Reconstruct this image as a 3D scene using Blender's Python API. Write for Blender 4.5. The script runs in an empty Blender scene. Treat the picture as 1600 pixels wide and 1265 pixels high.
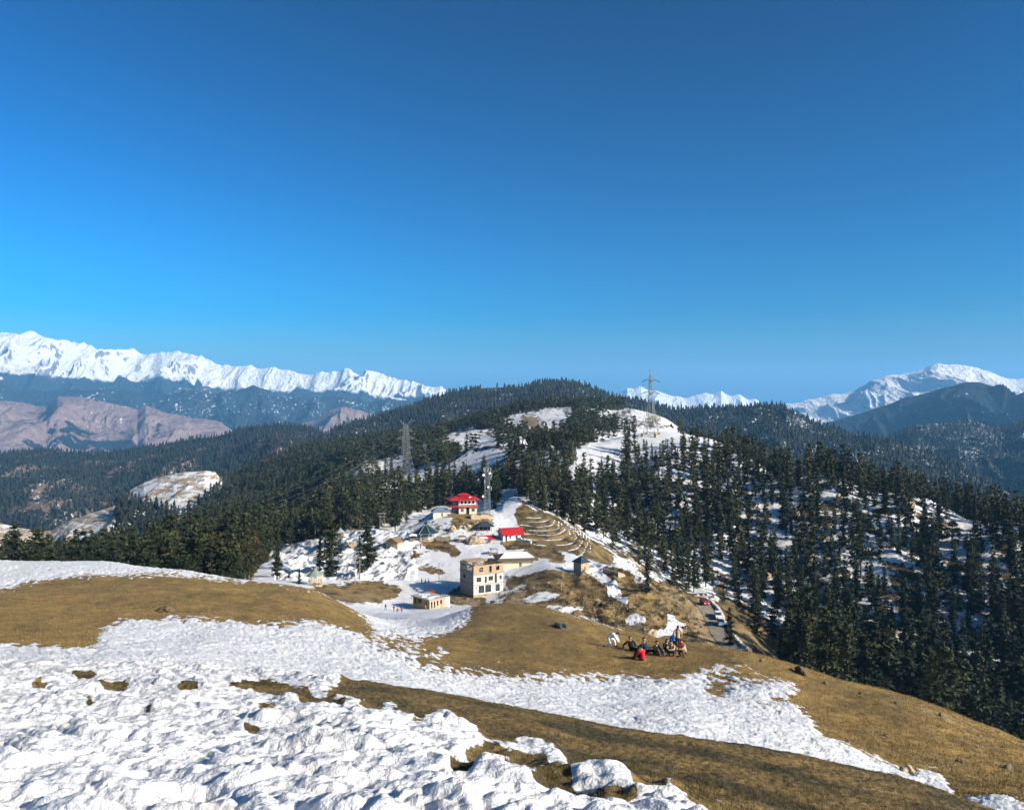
import bpy, math, random
import numpy as np
from mathutils import Vector, Matrix
random.seed(7); np.random.seed(7)
sc = bpy.context.scene
C = sc.collection

# ------------------------------------------------------------------ camera, sky, sun, exposure
F = 1256.0; CX = 800.0; CY = 632.5            # focal length / centre in photo pixels (1600 x 1265)
cam_d = bpy.data.cameras.new('camera'); cam = bpy.data.objects.new('camera', cam_d); C.objects.link(cam)
cam.location = (0, 0, 0); cam.rotation_euler = (math.radians(90), 0, 0)
cam_d.sensor_width = 36.0; cam_d.lens = 36.0 * F / 1600.0
cam_d.clip_start = 0.1; cam_d.clip_end = 90000
sc.camera = cam
SUN_EL = math.radians(26); SUN_AZ = math.radians(118)    # clockwise from +Y
w = bpy.data.worlds.new('World'); sc.world = w; w.use_nodes = True
wn = w.node_tree; wn.nodes.clear()
sky = wn.nodes.new('ShaderNodeTexSky'); sky.sky_type = 'NISHITA'; sky.sun_disc = False
sky.sun_elevation = SUN_EL; sky.sun_rotation = SUN_AZ
sky.altitude = 0; sky.air_density = 1.0; sky.dust_density = 1.4; sky.ozone_density = 6.0
gmn = wn.nodes.new('ShaderNodeGamma'); gmn.inputs['Gamma'].default_value = 2.25
vs = wn.nodes.new('ShaderNodeHueSaturation'); vs.inputs['Value'].default_value = 0.422
hs = wn.nodes.new('ShaderNodeHueSaturation'); hs.inputs['Saturation'].default_value = 1.15; hs.inputs['Hue'].default_value = 0.481
bg = wn.nodes.new('ShaderNodeBackground'); bg.inputs['Strength'].default_value = 0.08
wo = wn.nodes.new('ShaderNodeOutputWorld')
wn.links.new(sky.outputs[0], vs.inputs['Color']); wn.links.new(vs.outputs[0], gmn.inputs['Color']); wn.links.new(gmn.outputs[0], hs.inputs['Color']); wn.links.new(hs.outputs[0], bg.inputs['Color'])
wn.links.new(bg.outputs[0], wo.inputs['Surface'])
sl = bpy.data.lights.new('sun', 'SUN'); so = bpy.data.objects.new('sun', sl); C.objects.link(so)
sl.energy = 5.0; sl.angle = math.radians(0.5); sl.color = (1.0, 0.90, 0.74)
sd = Vector((math.sin(SUN_AZ) * math.cos(SUN_EL), math.cos(SUN_AZ) * math.cos(SUN_EL), math.sin(SUN_EL)))
so.rotation_euler = sd.to_track_quat('Z', 'Y').to_euler()
sc.view_settings.view_transform = 'Standard'; sc.view_settings.look = 'None'
sc.view_settings.gamma = 1.0; sc.view_settings.exposure = 0.70
sc.render.engine = 'CYCLES'
sc.cycles.use_denoising = True
sc.cycles.max_bounces = 5; sc.cycles.diffuse_bounces = 3; sc.cycles.glossy_bounces = 1
sc.cycles.transparent_max_bounces = 4; sc.cycles.volume_bounces = 1
sc.cycles.use_adaptive_sampling = True; sc.cycles.adaptive_threshold = 0.02

# ------------------------------------------------------------------ helpers
def tag(o, label=None, cat=None, group=None, kind=None):
    if label: o['label'] = label
    if cat: o['category'] = cat
    if group: o['group'] = group
    if kind: o['kind'] = kind
    return o
def hash2(ix, iy, seed):
    h = (ix.astype(np.int64) * 374761393 + iy.astype(np.int64) * 668265263 + seed * 974711) & 0xffffffff
    h = ((h ^ (h >> 13)) * 1274126177) & 0xffffffff
    return (h ^ (h >> 16)) & 0xffff
GA = np.arange(65536) * (2 * np.pi / 65536); GC, GS = np.cos(GA).astype(np.float32), np.sin(GA).astype(np.float32)
def perlin(x, y, seed=0):
    x = np.asarray(x, dtype=np.float64); y = np.asarray(y, dtype=np.float64)
    ix = np.floor(x); iy = np.floor(y); fx = (x - ix).astype(np.float32); fy = (y - iy).astype(np.float32)
    ix = ix.astype(np.int64); iy = iy.astype(np.int64)
    u = fx * fx * fx * (fx * (fx * 6 - 15) + 10); v = fy * fy * fy * (fy * (fy * 6 - 15) + 10)
    def g(dx, dy):
        h = hash2(ix + dx, iy + dy, seed)
        return GC[h] * (fx - dx) + GS[h] * (fy - dy)
    a = g(0, 0); b = g(1, 0); c = g(0, 1); d = g(1, 1)
    return ((a + u * (b - a)) * (1 - v) + (c + u * (d - c)) * v) * 1.5
def fbm(x, y, oct=4, seed=0, gain=0.5):
    s = 0; a = 1.0; f = 1.0; t = 0
    for k in range(oct):
        s = s + a * perlin(x * f + 17.3 * k, y * f - 9.1 * k, seed + k); t += a; a *= gain; f *= 2.03
    return s / t
def ridged(x, y, oct=5, seed=0, gain=0.5):
    s = 0; a = 1.0; f = 1.0; t = 0; wgt = 1.0
    for k in range(oct):
        n = 1 - np.abs(perlin(x * f + 7.3 * k, y * f - 5.1 * k, seed + k)) * 1.6
        n = np.clip(n, 0, 1) ** 2
        s = s + a * n * wgt; wgt = np.clip(n * 1.6, 0, 1); t += a; a *= gain; f *= 2.05
    return s / t
def sstep(a, b, x):
    t = np.clip((x - a) / (b - a), 0, 1); return t * t * (3 - 2 * t)
def mesh_np(name, V, Fc, mats=None, smooth=True, attrs=None, parent=None, col=True, midx=None):
    me = bpy.data.meshes.new(name); V = np.asarray(V, np.float32); Fc = np.asarray(Fc, np.int32)
    n, k = Fc.shape
    me.vertices.add(len(V)); me.vertices.foreach_set('co', V.ravel())
    me.loops.add(n * k); me.loops.foreach_set('vertex_index', Fc.ravel())
    me.polygons.add(n); me.polygons.foreach_set('loop_start', np.arange(0, n * k, k, dtype=np.int32))
    me.polygons.foreach_set('loop_total', np.full(n, k, np.int32))
    me.polygons.foreach_set('use_smooth', np.full(n, smooth, bool))
    if midx is not None: me.polygons.foreach_set('material_index', np.asarray(midx, np.int32))
    for m in (mats or []): me.materials.append(m)
    me.update(calc_edges=True)
    for a, v in (attrs or {}).items():
        at = me.attributes.new(a, 'FLOAT', 'POINT'); at.data.foreach_set('value', np.asarray(v, np.float32).ravel())
    o = bpy.data.objects.new(name, me)
    if col: C.objects.link(o)
    if parent: o.parent = parent
    return o
def grid_mesh(name, X, Y, Z, mat, attrs=None):
    r, c = X.shape
    V = np.stack([X.ravel(), Y.ravel(), Z.ravel()], 1)
    i = np.arange((r - 1) * c).reshape(r - 1, c)[:, :-1].ravel()
    Fc = np.stack([i, i + 1, i + c + 1, i + c], 1)
    return mesh_np(name, V, Fc, [mat], True, attrs)

# ------------------------------------------------------------------ materials
def mat_new(name):
    m = bpy.data.materials.new(name); m.use_nodes = True; nt = m.node_tree
    for n in list(nt.nodes):
        if n.type != 'OUTPUT_MATERIAL' and n.type != 'BSDF_PRINCIPLED': nt.nodes.remove(n)
    b = nt.nodes['Principled BSDF']; return m, nt, b
class NT:
    def __init__(s, nt): s.nt = nt
    def n(s, t, **kw):
        q = s.nt.nodes.new('ShaderNode' + t)
        for k, v in kw.items(): setattr(q, k, v)
        return q
    def l(s, a, b): s.nt.links.new(a, b)
    def math(s, op, a, b=None, clamp=False):
        q = s.n('Math', operation=op, use_clamp=clamp)
        for i, v in enumerate((a, b)):
            if v is None: continue
            if isinstance(v, (int, float)): q.inputs[i].default_value = v
            else: s.l(v, q.inputs[i])
        return q.outputs[0]
    def noise(s, scale, detail=4, rough=0.55, vec=None, dist=0.0):
        q = s.n('TexNoise'); q.inputs['Scale'].default_value = scale; q.inputs['Detail'].default_value = detail
        q.inputs['Roughness'].default_value = rough; q.inputs['Distortion'].default_value = dist
        if vec is not None: s.l(vec, q.inputs['Vector'])
        return q.outputs['Fac']
    def pos(s, sx=1, sy=1, sz=1, obj=False):
        v = s.n('TexCoord').outputs['Object'] if obj else s.n('NewGeometry').outputs['Position']
        m = s.n('Mapping'); m.inputs['Scale'].default_value = (sx, sy, sz); s.l(v, m.inputs['Vector']); return m.outputs[0]
    def mix(s, f, a, b):
        q = s.n('Mix', data_type='RGBA')
        for i, v in ((0, f), (6, a), (7, b)):
            if isinstance(v, (int, float)): q.inputs[i].default_value = v
            elif isinstance(v, tuple): q.inputs[i].default_value = (*v[:3], 1)
            else: s.l(v, q.inputs[i])
        return q.outputs[2]
    def ramp(s, f, a, b):
        q = s.n('MapRange', clamp=True); s.l(f, q.inputs[0]); q.inputs[1].default_value = a; q.inputs[2].default_value = b
        return q.outputs[0]
    def attr(s, name): return s.n('Attribute', attribute_name=name).outputs['Fac']
    def bump(s, b, h, strength, dist):
        q = s.n('Bump'); q.inputs['Strength'].default_value = strength; q.inputs['Distance'].default_value = dist
        s.l(h, q.inputs['Height']); s.l(q.outputs[0], b.inputs['Normal']); return q
SNOW = (0.64, 0.63, 0.615)
def ground_mat(name, sc_=1.0, grass=((0.34, 0.20, 0.052), (0.17, 0.108, 0.032)), fine=1.0, dark=(0.03, 0.026, 0.013)):
    m, nt, b = mat_new(name); N = NT(nt)
    p = N.pos()
    n_big = N.noise(0.35 * sc_, 5, 0.6, p); n_med = N.noise(3.0 * sc_, 5, 0.65, p); n_fine = N.noise(22.0 * sc_, 4, 0.7, p)
    g = N.mix(N.ramp(n_big, 0.35, 0.65), grass[0], grass[1])
    g = N.mix(N.math('MULTIPLY', N.ramp(n_med, 0.42, 0.7), 0.55), g, (0.40, 0.27, 0.10))
    g = N.mix(N.math('MULTIPLY', N.ramp(n_fine, 0.5, 0.68), 0.6), g, (0.05, 0.04, 0.018))
    g = N.mix(N.math('MULTIPLY', N.ramp(n_fine, 0.46, 0.34), 0.45), g, (0.38, 0.27, 0.12))
    n_mot = N.noise(1.15 * sc_, 6, 0.7, p)
    g = N.mix(N.math('MULTIPLY', N.ramp(n_mot, 0.50, 0.66), 0.6), g, tuple(c * 0.62 for c in grass[1]))
    g = N.mix(N.math('MULTIPLY', N.ramp(n_mot, 0.44, 0.32), 0.4), g, tuple(c * 1.35 for c in grass[0]))
    d = N.mix(N.ramp(n_med, 0.3, 0.7), dark, (0.055, 0.045, 0.02))
    g = N.mix(N.attr('litter'), g, d)
    rk = N.mix(N.ramp(n_med, 0.35, 0.65), (0.42, 0.30, 0.15), (0.20, 0.14, 0.075))
    rk = N.mix(N.math('MULTIPLY', N.ramp(n_fine, 0.5, 0.7), 0.5), rk, (0.10, 0.075, 0.045))
    g = N.mix(N.attr('rock'), g, rk)
    sv = N.math('ADD', N.attr('snow'), N.math('MULTIPLY', N.math('SUBTRACT', n_med, 0.5), 0.55 * fine))
    sv = N.math('ADD', sv, N.math('MULTIPLY', N.math('SUBTRACT', n_fine, 0.5), 0.25 * fine))
    sf = N.ramp(sv, -0.02, 0.05)
    n_d = N.noise(1.7 * sc_, 4, 0.6, p)
    s = N.mix(N.math('MULTIPLY', N.ramp(n_d, 0.42, 0.72), 0.55), SNOW, (0.62, 0.57, 0.49))
    N.l(N.mix(sf, g, s), b.inputs['Base Color'])
    b.inputs['Roughness'].default_value = 0.75; b.inputs['Specular IOR Level'].default_value = 0.2
    hh = N.math('ADD', N.math('MULTIPLY', n_fine, 0.4), n_med)
    N.bump(b, hh, 0.5, 0.16 / sc_)
    return m
def far_mat(name, zs, zw, bare, forest, fcut, nsc, slope_snow=0.0, patch=0.62, bscale=1.0):
    """mountain: snow above a ragged snow line zs(+-zw), bare slopes and forest below"""
    m, nt, b = mat_new(name); N = NT(nt); p = N.pos()
    n1 = N.noise(nsc, 6, 0.6, p); n2 = N.noise(nsc * 6, 6, 0.65, p)
    ge = N.n('NewGeometry'); sx = N.n('SeparateXYZ'); N.l(ge.outputs['Position'], sx.inputs[0])
    sn = N.n('SeparateXYZ'); N.l(ge.outputs['Normal'], sn.inputs[0])
    z = N.math('ADD', sx.outputs[2], N.math('MULTIPLY', N.math('SUBTRACT', n1, 0.5), zw * 2.2))
    z = N.math('ADD', z, N.math('MULTIPLY', N.math('SUBTRACT', n2, 0.5), zw * 1.2))
    z = N.math('ADD', z, N.math('MULTIPLY', N.attr('gully'), zw))
    hi = N.ramp(z, zs - zw * 0.15, zs + zw * 0.15)
    lowc = N.mix(N.ramp(n2, 0.4, 0.62), bare, tuple(c * 0.7 for c in bare))
    fm = N.ramp(N.math('ADD', N.math('ADD', n1, N.math('MULTIPLY', n2, 0.35)), N.math('MULTIPLY', N.attr('gully'), -0.3)), fcut, fcut + 0.03)
    lowc = N.mix(fm, forest, lowc) if fcut > 0 else N.mix(N.ramp(n2, 0.3, 0.7), forest, tuple(c * 1.7 for c in forest))
    sp = N.noise(nsc * 14, 5, 0.7, p)
    pt = N.ramp(N.math('ADD', sp, N.math('MULTIPLY', N.math('SUBTRACT', n1, 0.5), 0.5)), patch, patch + 0.04)
    lowc = N.mix(pt, lowc, (0.75, 0.75, 0.76))
    # steep rock showing through the high snow
    st = N.ramp(N.math('ADD', sn.outputs[2], N.math('MULTIPLY', N.math('SUBTRACT', sp, 0.5), 0.7)), slope_snow, slope_snow + 0.06)
    hic = N.mix(st, (0.17, 0.16, 0.17), SNOW) if slope_snow > 0 else N.mix(0.5, SNOW, SNOW)
    N.l(N.mix(hi, lowc, hic), b.inputs['Base Color'])
    b.inputs['Roughness'].default_value = 0.9; b.inputs['Specular IOR Level'].default_value = 0.1
    N.bump(b, N.math('ADD', N.math('MULTIPLY', n2, 1.0), N.math('MULTIPLY', sp, 0.5)), 0.7, bscale * 0.16 / nsc)
    return m
def simple_mat(name, col, rough=0.7, var=0.25, nsc=6.0, metal=0.0, bump=0.0, col2=None, spec=0.3, obj=True):
    m, nt, b = mat_new(name); N = NT(nt); p = N.pos(obj=obj)
    n = N.noise(nsc, 4, 0.6, p)
    c2 = col2 or tuple(c * (1 - var) for c in col)
    N.l(N.mix(N.ramp(n, 0.35, 0.65), col, c2), b.inputs['Base Color'])
    b.inputs['Roughness'].default_value = rough; b.inputs['Metallic'].default_value = metal
    b.inputs['Specular IOR Level'].default_value = spec
    if bump: N.bump(b, n, bump, 0.03)
    return m
# ------------------------------------------------------------------ terrain: control points (photo column, photo row, metres ahead)
def cols(d): return [(px, py, Y) for px, l in d.items() for py, Y in l]
CT = cols({
 -250: [(1905,1.2),(1265,3.2),(1150,5.2),(1080,9),(1036,14),(1034,20),(1005,28),(945,45),(895,62),(870,75),(990,120),(960,200),(945,260),(925,350),(900,450),(1000,700),(1000,1400)],
 0: [(1905,1.2),(1265,3.2),(1150,5.2),(1080,9),(1042,14),(1037,20),(1010,28),(950,45),(900,62),(877,75),(985,120),(955,200),(940,260),(920,350),(905,450),(1000,700),(1000,1400)],
 150: [(1905,1.2),(1265,3.2),(1150,5.2),(1081,9),(1043,14),(1040,20),(1012,28),(952,45),(900,62),(878,74),(985,120),(950,200),(935,260),(912,350),(900,450),(960,700),(980,1400)],
 300: [(1905,1.2),(1265,3.2),(1150,5.2),(1084,9),(1048,13),(1050,18),(1025,28),(965,42),(905,62),(894,70),(985,120),(940,200),(905,280),(870,370),(852,500),(832,750),(815,1000),(800,1250),(830,1450)],
 400: [(1905,1.2),(1265,3.2),(1150,5.2),(1088,9),(1055,13),(1060,18),(1038,28),(975,42),(918,60),(908,68),(985,110),(912,225),(900,255),(882,290),(860,370),(838,520),(805,800),(768,1050),(742,1250),(730,1450)],
 500: [(1905,1.2),(1265,3.2),(1150,5.2),(1090,9),(1062,12),(1085,17),(1050,28),(985,42),(935,58),(924,66),(985,110),(925,225),(908,250),(886,285),(860,345),(834,450),(797,650),(757,900),(722,1150),(700,1400)],
 560: [(1905,1.2),(1265,3.2),(1150,5.2),(1090,9),(1065,12),(1095,17),(1063,26),(1000,40),(960,58),(957,66),(985,110),(940,222),(925,240),(914,254),(902,262),(886,280),(856,308),(832,335),(828,345),(815,400),(775,520),(748,610),(738,660),(725,740),(708,1000),(690,1400)],
 620: [(1905,1.2),(1265,3.2),(1155,5.2),(1093,9),(1072,12),(1105,17),(1070,26),(1010,40),(982,58),(972,75),(966,110),(960,160),(952,225),(938,242),(923,254),(905,266),(872,288),(842,312),(829,326),(838,350),(822,390),(785,470),(762,550),(745,640),(738,690),(715,800),(695,1050),(680,1400)],
 680: [(1905,1.2),(1265,3.2),(1165,5.2),(1105,9),(1080,12),(1115,17),(1076,28),(1020,40),(985,54),(970,70),(964,110),(957,160),(946,232),(928,250),(906,266),(872,288),(848,307),(815,330),(798,346),(815,380),(805,430),(770,520),(740,600),(722,640),(725,700),(700,780),(686,850),(690,950),(680,1400)],
 740: [(1905,1.2),(1265,3.2),(1172,5.2),(1118,8.5),(1092,11.5),(1125,17),(1082,29),(1025,42),(975,56),(948,68),(970,115),(958,190),(932,246),(902,266),(872,286),(847,306),(816,328),(803,342),(800,356),(812,390),(785,460),(740,560),(708,615),(697,650),(712,700),(688,800),(671,860),(682,950),(670,1400)],
 800: [(1905,1.2),(1265,3.2),(1180,5.2),(1132,8),(1103,11),(1135,17),(1090,30),(1020,44),(970,57),(944,67),(978,115),(955,210),(930,238),(905,262),(888,276),(860,294),(845,307),(822,330),(790,360),(774,386),(790,420),(755,480),(715,550),(690,620),(678,650),(690,750),(662,1000),(648,1080),(660,1400)],
 860: [(1905,1.2),(1265,3.2),(1190,5.2),(1142,8),(1115,10.8),(1145,16.5),(1098,29),(1030,43),(975,56),(954,64),(990,110),(952,215),(925,236),(893,260),(870,284),(850,302),(828,322),(805,350),(788,380),(762,430),(720,510),(700,560),(706,650),(672,820),(650,1000),(639,1090),(655,1400)],
 920: [(1905,1.2),(1265,3.2),(1198,5.2),(1154,8),(1127,10.6),(1155,16.5),(1106,29),(1040,43),(992,53),(977,59),(1005,100),(966,212),(930,236),(896,258),(880,276),(862,298),(845,322),(846,345),(800,400),(757,460),(720,505),(696,545),(694,560),(706,650),(668,850),(650,1000),(639,1110),(650,1400)],
 980: [(1905,1.2),(1265,3.2),(1205,5.2),(1165,7.8),(1139,10.4),(1165,16),(1115,28),(1050,42),(1010,50),(998,55),(1020,100),(985,195),(955,222),(922,242),(900,256),(882,272),(905,300),(865,355),(800,430),(740,490),(703,530),(684,556),(700,650),(672,850),(650,1050),(641,1130),(650,1400)],
 1040: [(1905,1.2),(1265,3.2),(1214,5.2),(1175,7.6),(1147,10.2),(1178,16),(1124,27),(1060,40),(1023,47),(1008,53),(1035,95),(1008,185),(978,212),(950,228),(922,247),(918,254),(962,295),(900,355),(850,395),(780,440),(720,490),(690,536),(675,562),(698,660),(676,900),(660,1060),(654,1130),(680,1400)],
 1100: [(1905,1.2),(1265,3.3),(1225,5.2),(1185,7.4),(1156,10),(1188,15.5),(1135,26),(1065,40),(1022,47),(1009,52),(1040,95),(1020,180),(992,214),(968,230),(946,246),(950,252),(1002,292),(950,332),(880,382),(800,425),(740,472),(703,515),(686,545),(705,640),(720,900),(740,1400)],
 1160: [(1905,1.2),(1285,3.4),(1240,5),(1196,7.4),(1163,9.8),(1200,15),(1147,26),(1075,38),(1030,45),(1018,50),(1060,95),(1035,185),(1005,214),(975,236),(985,248),(1040,285),(965,338),(885,385),(800,430),(742,475),(715,508),(706,524),(735,600),(780,900),(800,1400)],
 1300: [(1905,1.2),(1320,3.8),(1265,5.2),(1215,7.4),(1190,9.4),(1228,14.5),(1182,25),(1110,35),(1070,42),(1059,46),(1130,88),(1130,190),(1085,275),(1010,320),(925,360),(850,390),(790,420),(755,440),(743,455),(790,520),(850,900),(870,1400)],
 1450: [(1905,1.2),(1350,4),(1290,5.6),(1250,7.2),(1228,8.8),(1262,14),(1235,23),(1150,32),(1110,38),(1099,41),(1200,82),(1190,180),(1120,270),(1040,302),(940,345),(860,380),(800,410),(780,424),(830,490),(900,900),(920,1400)],
 1600: [(1905,1.2),(1380,4.2),(1320,5.8),(1290,6.8),(1283,8),(1310,13),(1250,20),(1225,26),(1180,33),(1164,37),(1290,78),(1280,170),(1185,252),(1100,285),(980,325),(880,358),(825,385),(808,398),(870,460),(950,900),(960,1400)],
 1850: [(1905,1.2),(1420,4.4),(1370,6),(1350,6.6),(1350,7.6),(1380,12),(1330,19),(1300,25),(1250,31),(1235,35),(1380,75),(1380,160),(1270,240),(1170,275),(1040,315),(930,345),(870,370),(850,385),(930,450),(1000,900),(1000,1400)],
})
CT = np.array(CT, float); KU = 2.0
cu = (CT[:, 0] - CX) / F * KU; cv = np.log(CT[:, 2]); cr = (CT[:, 1] - CY) / F
def tk(r2): return np.where(r2 > 1e-12, r2 * np.log(np.maximum(r2, 1e-12)), 0)
nC = len(CT); A = np.zeros((nC + 3, nC + 3))
A[:nC, :nC] = tk((cu[:, None] - cu) ** 2 + (cv[:, None] - cv) ** 2) + np.eye(nC) * 1e-5
A[:nC, nC] = 1; A[:nC, nC + 1] = cu; A[:nC, nC + 2] = cv; A[nC:, :nC] = A[:nC, nC:].T
wt = np.linalg.solve(A, np.concatenate([cr, [0, 0, 0]]))
GU = np.linspace(-0.86, 0.86, 431); GV = np.linspace(math.log(1.15), math.log(1500), 761)
R = np.zeros((len(GV), len(GU)))
for i, v in enumerate(GV):
    R[i] = tk((GU[:, None] * KU - cu) ** 2 + (v - cv) ** 2) @ wt[:nC] + wt[nC] + wt[nC + 1] * GU * KU + wt[nC + 2] * v
def bil(G, u, v):
    a = np.clip((u - GU[0]) / (GU[1] - GU[0]), 0, len(GU) - 1.001); b = np.clip((v - GV[0]) / (GV[1] - GV[0]), 0, len(GV) - 1.001)
    i = a.astype(int); j = b.astype(int); a = a - i; b = b - j
    return (G[j, i] * (1 - a) + G[j, i + 1] * a) * (1 - b) + (G[j + 1, i] * (1 - a) + G[j + 1, i + 1] * a) * b

# ---- cover masks drawn as outlines of the patches, one set per distance layer
MX = np.arange(-320, 1930, 2.0); MY = np.arange(560, 1400, 2.0)
def raster(polys, blur=2, start=0.0):
    M = np.full((len(MY), len(MX)), start, np.float32)
    for val, P in polys:
        P = np.array(P, float)
        i0, i1 = np.searchsorted(MX, [P[:, 0].min(), P[:, 0].max()]); j0, j1 = np.searchsorted(MY, [P[:, 1].min(), P[:, 1].max()])
        gx, gy = np.meshgrid(MX[i0:i1], MY[j0:j1]); ins = np.zeros(gx.shape, bool)
        for k in range(len(P)):
            (x0, y0), (x1, y1) = P[k - 1], P[k]
            if y0 == y1: continue
            ins ^= ((y0 > gy) != (y1 > gy)) & (gx < (x1 - x0) * (gy - y0) / (y1 - y0) + x0)
        M[j0:j1, i0:i1][ins] = val
    for _ in range(2):
        if blur < 1: break
        k = 2 * blur + 1
        for ax in (0, 1):
            pad = [(0, 0), (0, 0)]; pad[ax] = (blur + 1, blur)
            cs = np.cumsum(np.pad(M, pad, mode='edge'), axis=ax)
            M = (cs[k:, :] - cs[:-k, :]) / k if ax == 0 else (cs[:, k:] - cs[:, :-k]) / k
    return M
def mlook(M, px, py):
    a = np.clip((px - MX[0]) / 2.0, 0, len(MX) - 1.001); b = np.clip((py - MY[0]) / 2.0, 0, len(MY) - 1.001)
    i = a.astype(int); j = b.astype(int); a = a - i; b = b - j
    return (M[j, i] * (1 - a) + M[j, i + 1] * a) * (1 - b) + (M[j + 1, i] * (1 - a) + M[j + 1, i + 1] * a) * b
def ell(x, y, a, b, n=12): return [(x + a * math.cos(t * 6.283 / n), y + b * math.sin(t * 6.283 / n)) for t in range(n)]
polyA = [
 (0, [(535,1058),(700,1070),(800,1092),(1000,1130),(1300,1178),(1540,1250),(1930,1330),(1930,1400),(1190,1400),(1120,1300),(1085,1268),(1050,1250),(1010,1250),(990,1232),(952,1206),(915,1203),(893,1214),(886,1190),(868,1172),(830,1160),(790,1158),(760,1152),(735,1142),(690,1138),(650,1140),(628,1128),(612,1112),(585,1096),(545,1086),(530,1074)]),
 (0, ell(180,1078,26,10)), (0, ell(130,1063,22,6)), (0, ell(293,1083,17,9)), (0, [(345,1078),(380,1068),(430,1070),(480,1078),(485,1088),(440,1092),(400,1086),(360,1086)]),
 (0, ell(485,1103,22,9)), (0, ell(415,1116,18,8)), (0, ell(395,1157,16,6)), (0, ell(330,1070,18,3)), (0, ell(232,1128,8,5)), (0, ell(140,1112,8,8)), (0, ell(600,1108,40,12)), (0, ell(560,1084,60,7)), (0, ell(520,1103,34,9)), (0, ell(575,1112,26,8)), (0, ell(235,1106,10,5)), (0, ell(450,1132,18,7)), (0, ell(762,1184,34,11)), (0, ell(726,1214,20,12)), (0, ell(832,1198,22,15)), (0, ell(900,1250,44,10)), (0, ell(965,1258,34,9)), (0, ell(60,1082,16,5)), (0, ell(845,1232,18,8)), (0, ell(660,1160,14,6)), (0, ell(800,1215,14,7)),
 (0, [(752,1162),(790,1168),(800,1190),(775,1188),(760,1176)]), (0, [(800,1180),(828,1180),(835,1200),(815,1216),(800,1205)]),
 (0, [(702,1196),(728,1200),(726,1222),(705,1226)]), (0, ell(912,1252,34,8)), (0, ell(880,1226,22,6)), (0, ell(868,1212,14,5)),
 (1, ell(686,1123,30,8)), (1, ell(742,1137,6,9)), (1, ell(1126,1250,13,5)), (1, ell(1045,1236,10,9)), (1, ell(1066,1248,14,8)), (1, ell(612,1104,18,8)), (1, ell(990,1215,12,5)), (1, ell(540,1096,20,7)), (1, ell(640,1118,14,6)), (1, ell(700,1130,22,8)), (1, ell(575,1120,30,9)), (1, ell(785,1178,10,5)), (1, ell(905,1228,16,6)),
]
snowA = raster(polyA, 2, 1.0); thickA = raster(polyA, 7, 1.0)
snowB = raster([
 (0, [(-320,930),(-60,928),(0,920),(60,908),(130,900),(250,897),(330,903),(420,909),(490,918),(540,938),(585,978),(600,992),(560,990),(530,978),(480,970),(440,976),(400,974),(350,970),(310,966),(270,965),(230,968),(190,970),(155,984),(150,998),(160,1010),(130,1016),(60,1010),(0,1005),(-320,990)]),
 (0, [(735,930),(800,935),(880,950),(950,975),(1050,990),(1100,995),(1200,1015),(1300,1045),(1450,1080),(1620,1150),(1930,1200),(1930,1400),(1640,1260),(1490,1233),(1482,1215),(1440,1200),(1425,1214),(1380,1186),(1340,1166),(1300,1156),(1265,1132),(1270,1115),(1235,1102),(1230,1086),(1260,1072),(1210,1060),(1180,1040),(1130,1034),(1100,1045),(1070,1056),(1020,1062),(980,1050),(930,1045),(890,1040),(850,1054),(820,1050),(760,1045),(700,1046),(650,1034),(618,1018),(604,1000),(640,996),(700,990),(730,975),(738,955)]),
 (0.4, [(560,980),(640,990),(720,1040),(900,1040),(1000,1056),(960,1064),(800,1066),(660,1050),(560,1000)]),
 (0, ell(1118,1078,26,10)), (0, ell(1192,1106,9,8)), (0, ell(1230,1094,16,5)), (0, [(1475,1222),(1495,1250),(1560,1245),(1600,1238),(1600,1222)]),
 (0.35, ell(1160,1055,60,14)), (0.4, ell(1220,1095,30,12)),
 (1, ell(690,1018,16,5)), (1, ell(775,1012,10,4)), (1, ell(745,1030,20,4)), (1, ell(640,1020,16,4)),
], 5, 1.0)
brown = [(800,903),(850,889),(905,893),(930,900),(960,886),(1000,896),(1045,912),(1095,940),(1175,955),(1230,990),(1230,1100),(900,1100),(700,1000),(740,948),(700,930),(716,916),(770,940),(790,922),(787,908)]
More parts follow.
